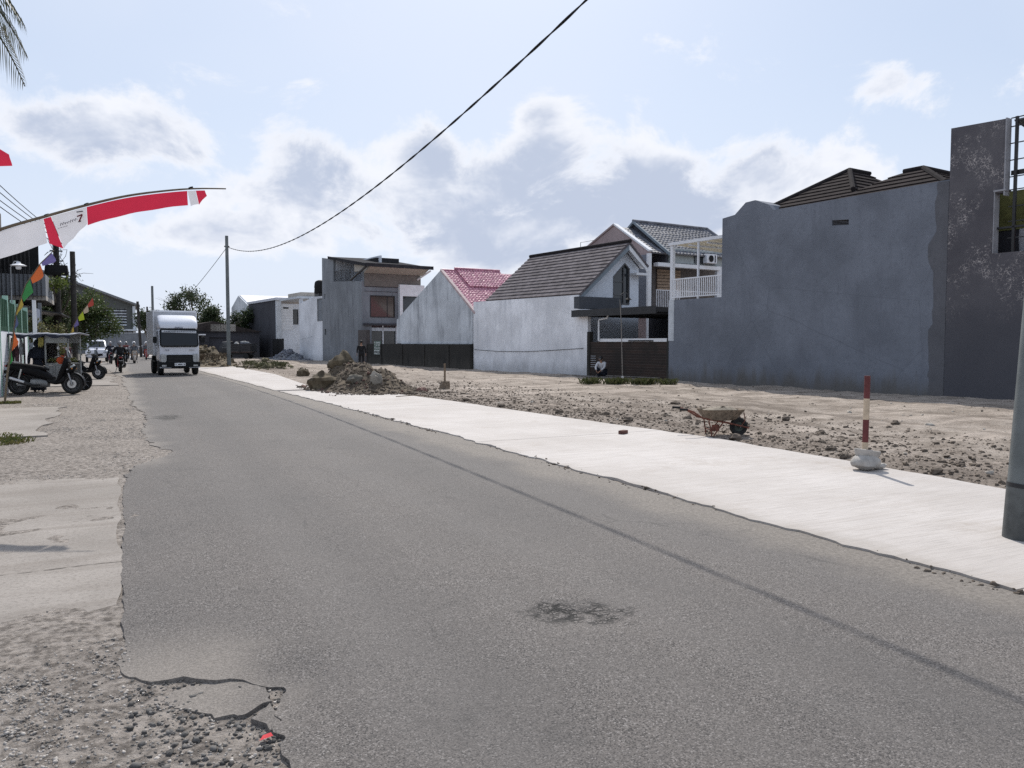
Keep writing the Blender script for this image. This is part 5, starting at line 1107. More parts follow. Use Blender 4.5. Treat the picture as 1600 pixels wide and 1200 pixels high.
def marker_post():
    t = thing('marker_post', 'red and white banded marker post set in a lump of concrete', 'post', (8.22, 6.72, .03))
    RED = mat('faded_red_paint', (.115,.028,.028), .7, .25, 9); CREAM = mat('faded_cream_paint', (.50,.40,.29), .75, .2, 9)
    zs = [.10, .34, .62, .88, 1.16]
    for i in range(4): MB().tube([(.004*i,0,zs[i]),(.004*(i+1),0,zs[i+1])], .036, 12).build('painted_band', (CREAM, RED, CREAM, RED)[i], t, smooth=True)
    MB().blob((.0,-.02,.10), (.185,.165,.10), 3, .14, 1.5, 18, 10).build('concrete_lump', mat('grey_concrete_lump', (.36,.34,.315), .9, .2, 8, bump=.5, bscale=26), t, smooth=True)
    MB().lathe([(0,.0),(.115,0),(.15,.09),(.155,.12),(.145,.125),(0,.12)], 20, Matrix.Translation((.03,0,.12)) @ Matrix.Rotation(R(9),4,'Y')).build('concrete_cap', MATS['grey_concrete_lump'], t, smooth=True)
    MB().blob((.19,-.05,.04), (.11,.07,.04), 8, .2, 1.6, 12, 8).build('concrete_spill', MATS['grey_concrete_lump'], t, smooth=True)
marker_post()
def stake():
    t = thing('wooden_stake', 'short wooden stake in a block on the lot beside the rubble heap', 'stake', (9.95, 25.1, 0))
    box((-.03,-.02,0),(.03,.02,.88)).build('stick', WOOD, t); MB().prism([(-.18,0),(.14,0),(.16,.10),(.14,.28),(-.10,.28),(-.16,.12)], 'y', -.10, .10).build('block', CEMENT, t, bevel=.01)
stake()

# ------------------------------------------------------------------ banner, flags and pennants
RED_C, WHITE_C = cloth('red_cloth', (.62,.035,.075), .30), cloth('white_cloth', (.74,.73,.76), .30)
def sheet(pts_top, pts_bot, n=6, ripple=.02, seed=0):
    """cloth panel between two edges, gently rippled"""
    mb = MB(); V = []; F = []; m = len(pts_top)
    for i in range(m):
        a, b = Vector(pts_top[i]), Vector(pts_bot[i])
        for k in range(n+1):
            q = k/n; p = a.lerp(b, q); p += Vector((.45,.89,0))*ripple*q*math.sin(i*1.3+seed+q*2.2); V.append(p)
    for i in range(m-1):
        for k in range(n): F.append((i*(n+1)+k, i*(n+1)+k+1, (i+1)*(n+1)+k+1, (i+1)*(n+1)+k))
    return mb.add(V, F)
def banner():
    t = thing('banner_pole', 'bent bamboo pole bearing a long red and white banner over the shoulder', 'banner', (-2.9, 11.75, 0))
    o = Vector((-2.9, 11.75, 0)); fx, dep = Vector((.895,-.446,0)), 9.0
    path = [Vector((-2.9,11.75,-.2)), Vector((-2.9,11.75,1.2)), Vector((-2.6,11.55,2.15)), Vector((-1.9,11.15,2.62)), Vector((-1.18,10.73,2.885)), Vector((-.73,10.51,3.03)), Vector((-.29,10.31,3.165)), Vector((.13,10.10,3.27)), Vector((.55,9.89,3.33)), Vector((.85,9.76,3.355)), Vector((1.14,9.61,3.352))]
    cr = []
    for i in range(len(path)-1):
        p0, p1, p2, p3 = path[max(i-1,0)], path[i], path[i+1], path[min(i+2,len(path)-1)]
        for k in range(6):
            s_ = k/6; cr.append(.5*((2*p1)+(p2-p0)*s_+(2*p0-5*p1+4*p2-p3)*s_*s_+(3*p1-p0-3*p2+p3)*s_**3))
    cr.append(path[-1]); n = len(cr)
    MB().tube([p-o for p in cr], [.026-.019*i/n for i in range(n)], 8).build('bamboo_pole', BAMBOO, t, smooth=True)
    X = [p.x for p in cr]
    def at(x):
        i = max(k for k in range(n-1) if X[k] <= x) if x > X[0] else 0
        q = (x-X[i])/max(1e-6, X[i+1]-X[i]); return cr[i].lerp(cr[i+1], q)-o
    def panel(x0, x1, d0, d1, m, name, lean0=0.0, lean1=0.0, k=12, rp=.02, sd_=0):
        top = [at(x0+(x1-x0)*i/k)-Vector((0,0,.022)) for i in range(k+1)]
        bot = [p-Vector((0,0,d0+(d1-d0)*i/k))+fx*(lean0+(lean1-lean0)*i/k) for i, p in enumerate(top)]
        return sheet(top, bot, 6, rp, sd_).build(name, m, t, smooth=True)
    panel(-1.95, -.735, .34, .275, WHITE_C, 'white_panel', 0, .05)
    panel(-.732, -.655, .28, .36, RED_C, 'red_stripe', .06, .13, 4, .005)
    wp = panel(-.652, -.290, .36, .19, WHITE_C, 'logo_panel', .13, .0, 10, .01)
    panel(-.287, .745, .205, .16, RED_C, 'red_panel', .0, .0, 14, .012)
    panel(.748, .83, .17, .15, WHITE_C, 'white_tail', .03, .03, 4, .01); panel(.833, .925, .16, .06, RED_C, 'red_tail', .03, .02, 4, .01)
    # printed marks on the white panel, laid just in front of the cloth
    mk, mr = MB(), MB(); rr = random.Random(2); fw = Vector((-.446,-.895,0))
    base = at(-.56)-Vector((0,0,.15))
    def pt(a, b): return base+fx*a+Vector((0,0,b+.33*a))+fw*.02
    for i in range(7):
        a0 = .01+i*.028; h_ = rr.uniform(.012,.035); mk.tube([pt(a0,-.012), pt(a0+.008,h_*.6), pt(a0+.02,h_*.2), pt(a0+.026,-.004)], .003, 4)
    for i in range(4): mk.tube([pt(-.02+i*.03,-.028-.004*i), pt(.0+i*.03,-.034)], .0025, 4)
    mr.tube([pt(.205,.030), pt(.262,.034)], .008, 5); mr.tube([pt(.262,.034), pt(.240,-.004), pt(.226,-.034)], .008, 5); mk.tube([pt(.20,.082), pt(.27,.068)], .007, 5); mk.tube([pt(.218,-.034), pt(.246,-.036)], .007, 5)
    mk.build('printed_script', mat('print_grey', (.10,.09,.10), .8, .1), wp); mr.build('printed_numeral', mat('print_dark_red', (.16,.03,.04), .8, .1), wp)
    mb = MB()
    for x in (-.70, -.29, .78): p = at(x); mb.tube([p-Vector((.02,0,0)), p+Vector((0,.0,.012)), p+Vector((.025,0,.02))], .012, 5)
    mb.build('tie', BLK_PLAST, t)
    f = thing('red_pennant_flag', 'small red flag on a pole at the upper left edge', 'flag', (-1.72, 11.05, 0))
    MB().tube([(0,0,-.2),(.0,0,2.5),(.05,0,4.3)], [.02,.016,.01], 7).build('flag_pole', BAMBOO, f, smooth=True)
    top = [Vector((.05+.15*i,-.07*i,4.15-.10*i)) for i in range(5)]; bot = [Vector((.05+.13*i,-.06*i,3.68-.02*i)) for i in range(5)]; bot[4] = top[4]-Vector((-.01,0,.12))
    sheet(top, bot, 5, .04, 1).build('cloth', RED_C, f, smooth=True)
banner()
COLS = dict(purple=(.20,.17,.42), orange=(.72,.16,.04), green=(.05,.28,.08), yellow=(.55,.40,.08), blue=(.12,.15,.30), lime=(.50,.62,.04), cream=(.60,.50,.38), red=(.5,.08,.06))
def pennant_pole(label, loc, path, seq, group=None):
    t = thing('pennant_pole', label, 'banner', loc); P_ = [Vector(p) for p in path]
    MB().tube(P_, [.028-.018*i/(len(P_)-1) for i in range(len(P_))], 7).build('bamboo_pole', BAMBOO, t, smooth=True)
    for c, q0, q1, drop, ln in seq:
        f = lambda q: P_[min(len(P_)-2, int(q*(len(P_)-1)))].lerp(P_[min(len(P_)-1, int(q*(len(P_)-1))+1)], q*(len(P_)-1)-min(len(P_)-2, int(q*(len(P_)-1))))
        top = [f(q0+(q1-q0)*i/4) for i in range(5)]; bot = [p+Vector((.895,-.446,0))*ln*(.6+.4*math.sin(i*1.1))-Vector((0,0,drop*(1-.5*i/4))) for i, p in enumerate(top)]
        sheet(top, bot, 4, .03, q0*9).build('pennant', cloth(c+'_pennant', tuple(x*.72+.015 for x in COLS[c]), .25), t, smooth=True)
pennant_pole('leaning bamboo pole with purple, orange and green pennants before the green fence', (-2.72, 24.4, 0), [(0,0,-.15),(.10,0,.8),(.24,-.1,1.6),(.36,-.2,2.4),(.62,-.5,3.1),(.98,-.8,3.62),(1.30,-1.0,3.95)],
    [('purple',.97,.84,.16,.20),('orange',.83,.72,.30,.14),('green',.71,.60,.34,.12),('yellow',.59,.50,.20,.05),('blue',.50,.42,.25,.05),('orange',.40,.31,.22,.12),('green',.30,.23,.2,.05)])
pennant_pole('short pole with small lime, cream and red pennants under the street tree', (-2.1, 42.2, 0), [(0,0,0),(.02,0,1.2),(.15,0,2.2),(.45,0,2.8),(.8,-.1,3.3),(1.1,-.2,3.75)],
    [('red',.98,.84,.32,.10),('cream',.83,.72,.32,.10),('lime',.71,.60,.40,.10),('purple',.58,.48,.30,.06),('yellow',.46,.38,.25,.04)])

# ------------------------------------------------------------------ people
SKIN = mat('skin', (.30,.17,.11), .6, .1); HAIR = mat('black_hair', (.012,.011,.011), .6, .2)
def skinned(name, joints, edges, m, parent, sub=1):
    names = list(joints); me = bpy.data.meshes.new(name); me.from_pydata([joints[k][0] for k in names], [(names.index(a), names.index(b)) for a, b in edges], [])
    o = bpy.data.objects.new(name, me); C.objects.link(o); o.parent = parent
    md = o.modifiers.new('skin', 'SKIN'); md.use_smooth_shade = True
    if not me.skin_vertices: return o
    for i, k in enumerate(names):
        r = joints[k][1]; me.skin_vertices[0].data[i].radius = r if isinstance(r, tuple) else (r, r)
    me.skin_vertices[0].data[0].use_root = True
    s_ = o.modifiers.new('sub', 'SUBSURF'); s_.levels = sub; s_.render_levels = sub; me.materials.append(m); return o
POSES = {
 'stand': dict(pel=(0,0,.95), che=(0,.0,1.28), nec=(0,.0,1.46), hea=(.02,0,1.60), top=(.02,0,1.70), sho=(0,.19,1.40), elb=(-.03,.25,1.12), wri=(.06,.27,.88), hip=(0,.10,.92), kne=(.02,.11,.50), ank=(-.02,.11,.08), toe=(.17,.12,.04)),
 'ride': dict(pel=(-.22,0,.88), che=(-.12,0,1.20), nec=(-.06,0,1.36), hea=(-.02,0,1.48), top=(-.01,0,1.60), sho=(-.10,.19,1.31), elb=(.10,.30,1.08), wri=(.33,.30,1.03), hip=(-.20,.11,.86), kne=(.20,.20,.72), ank=(.13,.17,.34), toe=(.32,.17,.30)),
 'crouch': dict(pel=(-.12,0,.28), che=(.02,0,.58), nec=(.10,0,.74), hea=(.16,0,.85), top=(.18,0,.95), sho=(.06,.18,.68), elb=(.26,.20,.48), wri=(.40,.10,.36), hip=(-.10,.11,.27), kne=(.26,.16,.50), ank=(.02,.14,.07), toe=(.20,.15,.03))}
def person(label, loc, rz, pose, top_c, leg_c, head='hair', head_m=None, group=None, skirt=False, scale=1.0):
    t = thing('person', label, 'person', loc, rz, group); t.scale = (scale,)*3; J = POSES[pose]; Rr = dict(pel=(.115,.15), che=(.11,.155), nec=.055, hea=(.085,.075), top=(.06,.055), sho=.062, elb=.042, wri=.028, hip=.085, kne=.058, ank=.04, toe=.032)
    def mk(keys, grow=0.0, cut=None):
        j, e = {}, []
        for k in keys:
            r = Rr[k]; r = tuple(x+grow for x in r) if isinstance(r, tuple) else r+grow
            if k in ('sho','elb','wri','hip','kne','ank','toe'):
                for s_, n_ in ((1,'L'),(-1,'R')): p = J[k]; j[k+n_] = ((p[0], p[1]*s_, p[2]), r)
            else: j[k] = (J[k], r)
        return j
    j = mk(['pel','che','nec','hea','top','sho','elb','wri','hip','kne','ank','toe'], -.012)
    E = [('pel','che'),('che','nec'),('nec','hea'),('hea','top')]
    for n_ in 'LR':
        E += [('che','sho'+n_),('sho'+n_,'elb'+n_),('elb'+n_,'wri'+n_),('pel','hip'+n_),('hip'+n_,'kne'+n_),('kne'+n_,'ank'+n_),('ank'+n_,'toe'+n_)]
        w = Vector(j['wri'+n_][0]); el = Vector(j['elb'+n_][0]); d = (w-el).normalized(); sg = 1 if n_ == 'L' else -1; sd2 = d.cross(Vector((0,sg,0))).normalized()
        j['palm'+n_] = (tuple(w+d*.07), (.034,.018)); E.append(('wri'+n_,'palm'+n_))
        for q, (off, ln) in enumerate(((-.03,.062),(-.010,.075),(.010,.072),(.028,.055))):
            a = w+d*.105+sd2*off; j['kn%d%s' % (q, n_)] = (tuple(a), .0095); j['ft%d%s' % (q, n_)] = (tuple(a+d*ln*.8-Vector((0,sg*.02,.012))), .0085); E += [('palm'+n_,'kn%d%s' % (q, n_)), ('kn%d%s' % (q, n_),'ft%d%s' % (q, n_))]
        a = w+d*.05-sd2*.045; j['th'+n_] = (tuple(a), .0105); E.append(('palm'+n_,'th'+n_))
    body = skinned('body', j, E, SKIN, t)
    h = Vector(J['hea']); mf = MB()
    mf.blob(tuple(h+Vector((.10,0,-.01))), (.018,.014,.024), 1, 0, 1, 8, 6); mf.build('nose', SKIN, body, smooth=True)
    for s_ in (-1, 1):
        MB().blob(tuple(h+Vector((.078,s_*.032,.02))), (.012,.014,.009), 1, 0, 1, 8, 6).build('eye', W_TRIM, body, smooth=True); MB().blob(tuple(h+Vector((0,s_*.082,0))), (.02,.010,.03), 1, 0, 1, 8, 6).build('ear', SKIN, body, smooth=True)
    box(tuple(h+Vector((.078,-.024,-.052))), tuple(h+Vector((.086,.024,-.044)))).build('mouth', mat('lip', (.20,.07,.06), .6), body)
    jt = mk(['pel','che','sho','elb'], .012); jt['nec'] = (tuple(Vector(J['nec'])-Vector((0,0,.05))), .07)
    for n_ in 'LR': w = Vector(jt['elb'+n_][0]); p = Vector(j['wri'+n_][0]); jt['cuf'+n_] = (tuple(w.lerp(p,.85)), .040)
    skinned('jacket', jt, [('pel','che'),('che','nec')]+[x for n_ in 'LR' for x in (('che','sho'+n_),('sho'+n_,'elb'+n_),('elb'+n_,'cuf'+n_))], top_c, t)
    if skirt: MB().loft([ring(z, 0, 0, a, a*.9, 16, 2.2, 'z') for z, a in ((.05,.27),(.5,.23),(.95,.17),(1.05,.15))]).build('skirt', leg_c, t, smooth=True)
    else: skinned('trousers', {**{k: v for k, v in mk(['pel','hip','kne','ank'], .014).items()}}, [x for n_ in 'LR' for x in (('pel','hip'+n_),('hip'+n_,'kne'+n_),('kne'+n_,'ank'+n_))], leg_c, t)
    for n_ in 'LR':
        a, b = Vector(j['ank'+n_][0]), Vector(j['toe'+n_][0]); MB().tube([a+Vector((-.03,0,-.03)), (a+b)/2+Vector((0,0,-.01)), b+Vector((.03,0,-.004))], [.045,.045,.036], 8).build('shoe', BLK_PLAST, t, smooth=True)
    if head == 'helmet':
        MB().blob(tuple(h+Vector((0,0,.05))), (.145,.125,.135), 1, 0, 1, 16, 10).build('helmet', head_m or BLK_PAINT, t, smooth=True)
        MB().loft([ring(h.x+.11, 0, h.z+.05, .085, .05, 10, 3), ring(h.x+.15, 0, h.z+.04, .07, .045, 10, 3)]).build('visor', GLASS, t, smooth=True)
    elif head == 'scarf':
        MB().blob(tuple(h+Vector((-.02,0,.01))), (.125,.115,.15), 1, .05, 1, 14, 10).build('head_scarf', head_m, t, smooth=True); MB().loft([ring(z, J['nec'][0], 0, a, b, 14, 2, 'z') for z, a, b in ((1.12,.20,.26),(1.35,.16,.22),(1.5,.10,.11))]).build('scarf_drape', head_m, t, smooth=True)
    else: MB().blob(tuple(h+Vector((-.02,0,.045))), (.10,.092,.10), 2, .08, 2, 14, 9).build('hair', HAIR, t, smooth=True)
    return t
NAVY = mat('navy_cloth', (.018,.022,.035), .9, .25, 8); BLACKC = mat('black_cloth', (.012,.012,.014), .9, .25, 8); GREYC = mat('grey_cloth', (.11,.115,.13), .9, .2, 8); WHC = mat('white_shirt', (.50,.50,.52), .9, .15, 8); REDC = mat('dark_red_cloth', (.16,.03,.035), .9, .2, 8)

# ------------------------------------------------------------------ scooters
def scooter(name, label, loc, rz, body_m, group=None, scale=1.0, lean=0.0, front_light=None, box_m=None, cat='motorcycle'):
    t = thing(name, label, cat, loc, rz, group); t.scale = (scale,)*3; t.rotation_euler = (lean, 0, rz)
    for nm, x in (('wheel',-.66), ('wheel',.68)):
        M = Matrix.Translation((x,0,.285)) @ Matrix.Rotation(R(90),4,'X')
        w = MB().lathe([(.20,-.04),(.235,-.058),(.27,-.045),(.287,0),(.27,.045),(.235,.058),(.20,.04),(.20,-.04)], 28, M).build(nm, RUBBER, t, smooth=True)
        mb = MB().lathe([(.185,-.035),(.205,-.04),(.205,.04),(.185,.035),(.185,-.035)], 24, M)
        for k in range(5):
            a = k*1.2566+.3
            for da in (-.16, .16): mb.tube([(x+.03*math.cos(a), 0, .285+.03*math.sin(a)), (x+.19*math.cos(a+da), 0, .285+.19*math.sin(a+da))], [.018,.012], 5)
        mb.lathe([(0,-.06),(.045,-.06),(.045,.06),(0,.06)], 12, M); mb.build('rim', mat('dark_alloy', (.09,.09,.095), .45, .2, 6, .5), w, smooth=True)
        if x > 0: MB().lathe([(.06,.0),(.115,.0),(.115,.006),(.06,.006),(.06,0)], 22, Matrix.Translation((x,-.07,.285)) @ Matrix.Rotation(R(90),4,'X')).build('brake_disc', CHROME, w)
    # tail and side fairing
    MB().loft([ring(-.98,0,.80,.03,.03,14,2.4), ring(-.90,0,.78,.085,.065), ring(-.70,0,.73,.135,.105), ring(-.40,0,.66,.155,.14), ring(-.12,0,.58,.15,.16), ring(.08,0,.48,.13,.13), ring(.22,0,.40,.12,.09)]).build('side_fairing', body_m, t, smooth=True)
    MB().loft([ring(.08,0,.38,.14,.07), ring(.25,0,.34,.15,.07), ring(.42,0,.38,.14,.09), ring(.50,0,.46,.12,.10)]).build('floor_tunnel', BLK_PLAST, t, smooth=True)
    st = [(.34,.0,.36,.16,.06),(.42,0,.55,.19,.08),(.50,0,.74,.20,.09),(.55,0,.90,.17,.09),(.53,0,1.00,.10,.05)]
    MB().loft([ring(z,x,0,d,w,14,2.6,'z') for x,_,z,w,d in st]).build('leg_shield', body_m, t, smooth=True)
    MB().loft([ring(.56,0,.62,.13,.05), ring(.66,0,.66,.12,.09), ring(.74,0,.72,.08,.07), ring(.78,0,.76,.03,.03)]).build('nose_cone', body_m, t, smooth=True)
    hl = MB().loft([ring(.66,0,.74,.11,.05,12,2.4), ring(.715,0,.77,.10,.055,12,2.4), ring(.745,0,.775,.06,.03,12,2.4)]).build('headlight', LAMP, t, smooth=True)
    MB().loft([ring(.53,0,.93,.13,.02,10), ring(.60,0,1.05,.14,.05,10,2.6,'x',-.6), ring(.57,0,1.20,.10,.02,10,2.6,'x',-.4)]).build('windscreen', GLASS, t, smooth=True)
    MB().loft([ring(-.92,0,.845,.07,.025,12), ring(-.75,0,.83,.12,.045,12), ring(-.45,0,.80,.145,.05,12), ring(-.30,0,.77,.14,.055,12), ring(-.05,0,.73,.12,.05,12), ring(.08,0,.68,.07,.03,12)]).build('seat', mat('seat_vinyl', (.014,.014,.015), .8, .2, spec=.12), t, smooth=True)
    for s_ in (-1, 1):
        MB().tube([(.56,s_*.075,.70),(.68,s_*.085,.285)], [.028,.022], 10).build('fork_tube', SILVER, t, smooth=True)
        MB().tube([(-.55,s_*.13,.70),(-.66,s_*.13,.29)], .026, 8).build('shock_absorber', RED_LENS if s_ > 0 else CHROME, t, smooth=True)
        m_ = MB().tube([(.44,s_*.22,1.05),(.43,s_*.28,1.20),(.44,s_*.30,1.24)], .008, 6).build('mirror', BLK_PLAST, t); MB().loft([ring(.425,s_*.33,1.26,.06,.04,12), ring(.45,s_*.33,1.26,.065,.045,12)]).build('mirror_glass', CHROME, m_, smooth=True)
        MB().tube([(-.62,s_*.10,.88),(-.80,s_*.11,.90),(-1.0,s_*.07,.88)], .014, 7).build('grab_rail', SILVER, t, smooth=True)
        MB().loft([ring(.70,s_*.15,.70,.03,.02,8), ring(.73,s_*.17,.71,.02,.012,8)]).build('turn_signal', mat('amber_lens', (.55,.20,.02), .2, .1), t, smooth=True)
    MB().tube([(.36,-.36,1.00),(.44,-.20,1.04),(.48,0,1.00),(.44,.20,1.04),(.36,.36,1.00)], .014, 8).build('handlebar', BLK_METAL, t, smooth=True)
    for s_ in (-1, 1): MB().tube([(.40,s_*.25,1.025),(.355,s_*.38,.998)], .021, 8).build('grip', RUBBER, t, smooth=True)
    mf = MB(); n = 11
    for side in (1.0, .93):
        for k in range(n):
            a = R(-10+160*k/(n-1)); 
            for y in (-.075, .075): mf.v.append((.68+.32*side*math.cos(a), y, .285+.32*side*math.sin(a)))
    for k in range(n-1):
        a = 2*k; b = 2*n+2*k; mf.f += [(a,a+1,a+3,a+2),(b,b+2,b+3,b+1),(a,a+2,b+2,b),(a+1,b+1,b+3,a+3)]
    mf.f += [(0,2*n,2*n+1,1),(2*n-2,2*n-1,4*n-1,4*n-2)]; mf.build('front_fender', body_m, t, smooth=True)
    MB().prism([(-1.0,.50),(-.86,.66),(-.80,.64),(-.92,.42)], 'y', -.07, .07).build('rear_fender', BLK_PLAST, t)
    MB().loft([ring(-.35,0,.32,.10,.12), ring(-.10,0,.32,.14,.13), ring(.08,0,.30,.11,.10)]).build('engine', GREY_METAL, t, smooth=True)
    ex = MB().tube([(-.10,-.16,.26),(-.30,-.19,.27)], .025, 8).tube([(-.30,-.19,.27),(-.42,-.20,.31),(-.86,-.21,.46)], [.04,.06,.055], 12).build('exhaust', BLK_METAL, t, smooth=True)
    MB().tube([(-.45,-.225,.34),(-.80,-.235,.46)], .045, 10).build('heat_shield', CHROME, ex, smooth=True)
    box((-.66,-.14,.24),(-.2,-.09,.34)).build('swing_arm', GREY_METAL, t, bevel=.01); MB().tube([(-.1,.15,.28),(-.16,.24,.01)], .013, 6).build('side_stand', BLK_METAL, t)
    MB().loft([ring(-.985,0,.79,.075,.025,10), ring(-.95,0,.79,.09,.035,10)]).build('tail_light', RED_LENS, t, smooth=True)
    pl = box((-1.0,-.11,.58),(-.99,.11,.68)).build('number_plate', BLK_PLAST, t); mb = MB()
    for k in range(6): mb.box((-1.004,-.085+k*.03,.61),(-1.001,-.068+k*.03,.65))
    mb.build('plate_marks', W_TRIM, pl)
    if front_light: box((.70,-.09,.56),(.71,.09,.66)).build('front_panel', front_light, t)
    if box_m:
        b = box((-1.12,-.26,.90),(-.60,.26,1.32)).build('cargo_box', box_m, t, bevel=.02); box((-1.13,-.27,1.20),(-.59,.27,1.225)).build('box_lid_rim', BLK_PLAST, b)
    return t
FWD = R(-26.5)
scooter('parked_scooter', 'black scooter parked broadside before the food cart with silver exhaust', (-2.03, 28.05, 0), R(-15), BLK_PAINT, scale=1.12, lean=R(-2))
scooter('delivery_scooter', 'scooter with maroon delivery box parked behind the food cart', (-1.42, 38.9, 0), R(-28), BLK_PAINT, scale=1.05, box_m=mat('maroon_box', (.13,.03,.035), .6, .15))
MB().loft([ring(0,-.0,0,.05,.05,10,2,'z'), ring(.10,.01,.02,.13,.09,10,2.2,'z'), ring(.20,.02,.02,.10,.07,10,2,'z'), ring(.26,.05,.0,.04,.03,10,2,'z')]).build('orange_jacket', cloth('orange_cloth', (.55,.10,.04), .15), smooth=True, loc=(-1.62, 28.15, .93), label='orange cloth bundle hung on the parked scooter handlebar', cat='bundle')
def rider(slab_, loc, rz, plab, sc=1.0, bm=BLK_PAINT, tc=BLACKC, lc=BLACKC, hm=None, fl=None):
    scooter('ridden_scooter', slab_, loc, rz, bm, 'scooters ridden on the road', sc, front_light=fl)
    person(plab, loc, rz, 'ride', tc, lc, 'helmet', hm, 'riders on the road', scale=sc)
GH = mat('grey_helmet', (.25,.25,.27), .3, .1); WHH = mat('white_helmet', (.6,.6,.62), .3, .1)
rider('black scooter riding away on the left of the road nearest the truck', (.06, 46.9, .02), R(92), 'rider in black with dark helmet seen from behind, nearest the truck', tc=BLACKC, hm=GH)
rider('dark blue scooter riding away further down the road', (-.55, 66, .02), R(95), 'rider in navy seen from behind, further down the road', tc=NAVY, lc=NAVY, bm=mat('navy_paint', (.02,.026,.045), .35, .1), hm=GH)
RS_ = mat('red_scooter_paint', (.26,.035,.03), .35, .15); CS_ = mat('cream_scooter_paint', (.42,.36,.30), .35, .12)
rider('cream scooter coming on with a pale front panel beside the black rider', (1.05, 66.4, .02), R(-88), 'oncoming rider in grey with white helmet on the cream scooter', tc=GREYC, bm=CS_, hm=WHH, fl=WH_PAINT)
rider('red scooter coming on at the left flank of the truck', (2.25, 79.5, .02), R(-90), 'oncoming rider with pale helmet at the left flank of the truck', tc=GREYC, bm=RS_, hm=WHH, fl=WH_PAINT)
rider('distant scooter coming on behind the cream scooter', (.55, 71.5, .02), R(-88), 'oncoming rider in dark red behind the cream scooter', tc=REDC, bm=BLK_PAINT, hm=GH)
person('person in a black jacket standing behind the rubble heap', hw(-4.4, 17.3), R(75), 'stand', BLACKC, BLACKC)
person('person in a white shirt crouching before the brick wall', hw(-.75, -2.0, 0), R(215), 'crouch', WHC, NAVY)
person('vendor in dark navy dress and headscarf standing in the food cart', (-2.37, 29.95, .0), R(-80), 'stand', NAVY, NAVY, 'scarf', NAVY, skirt=True, scale=.97)

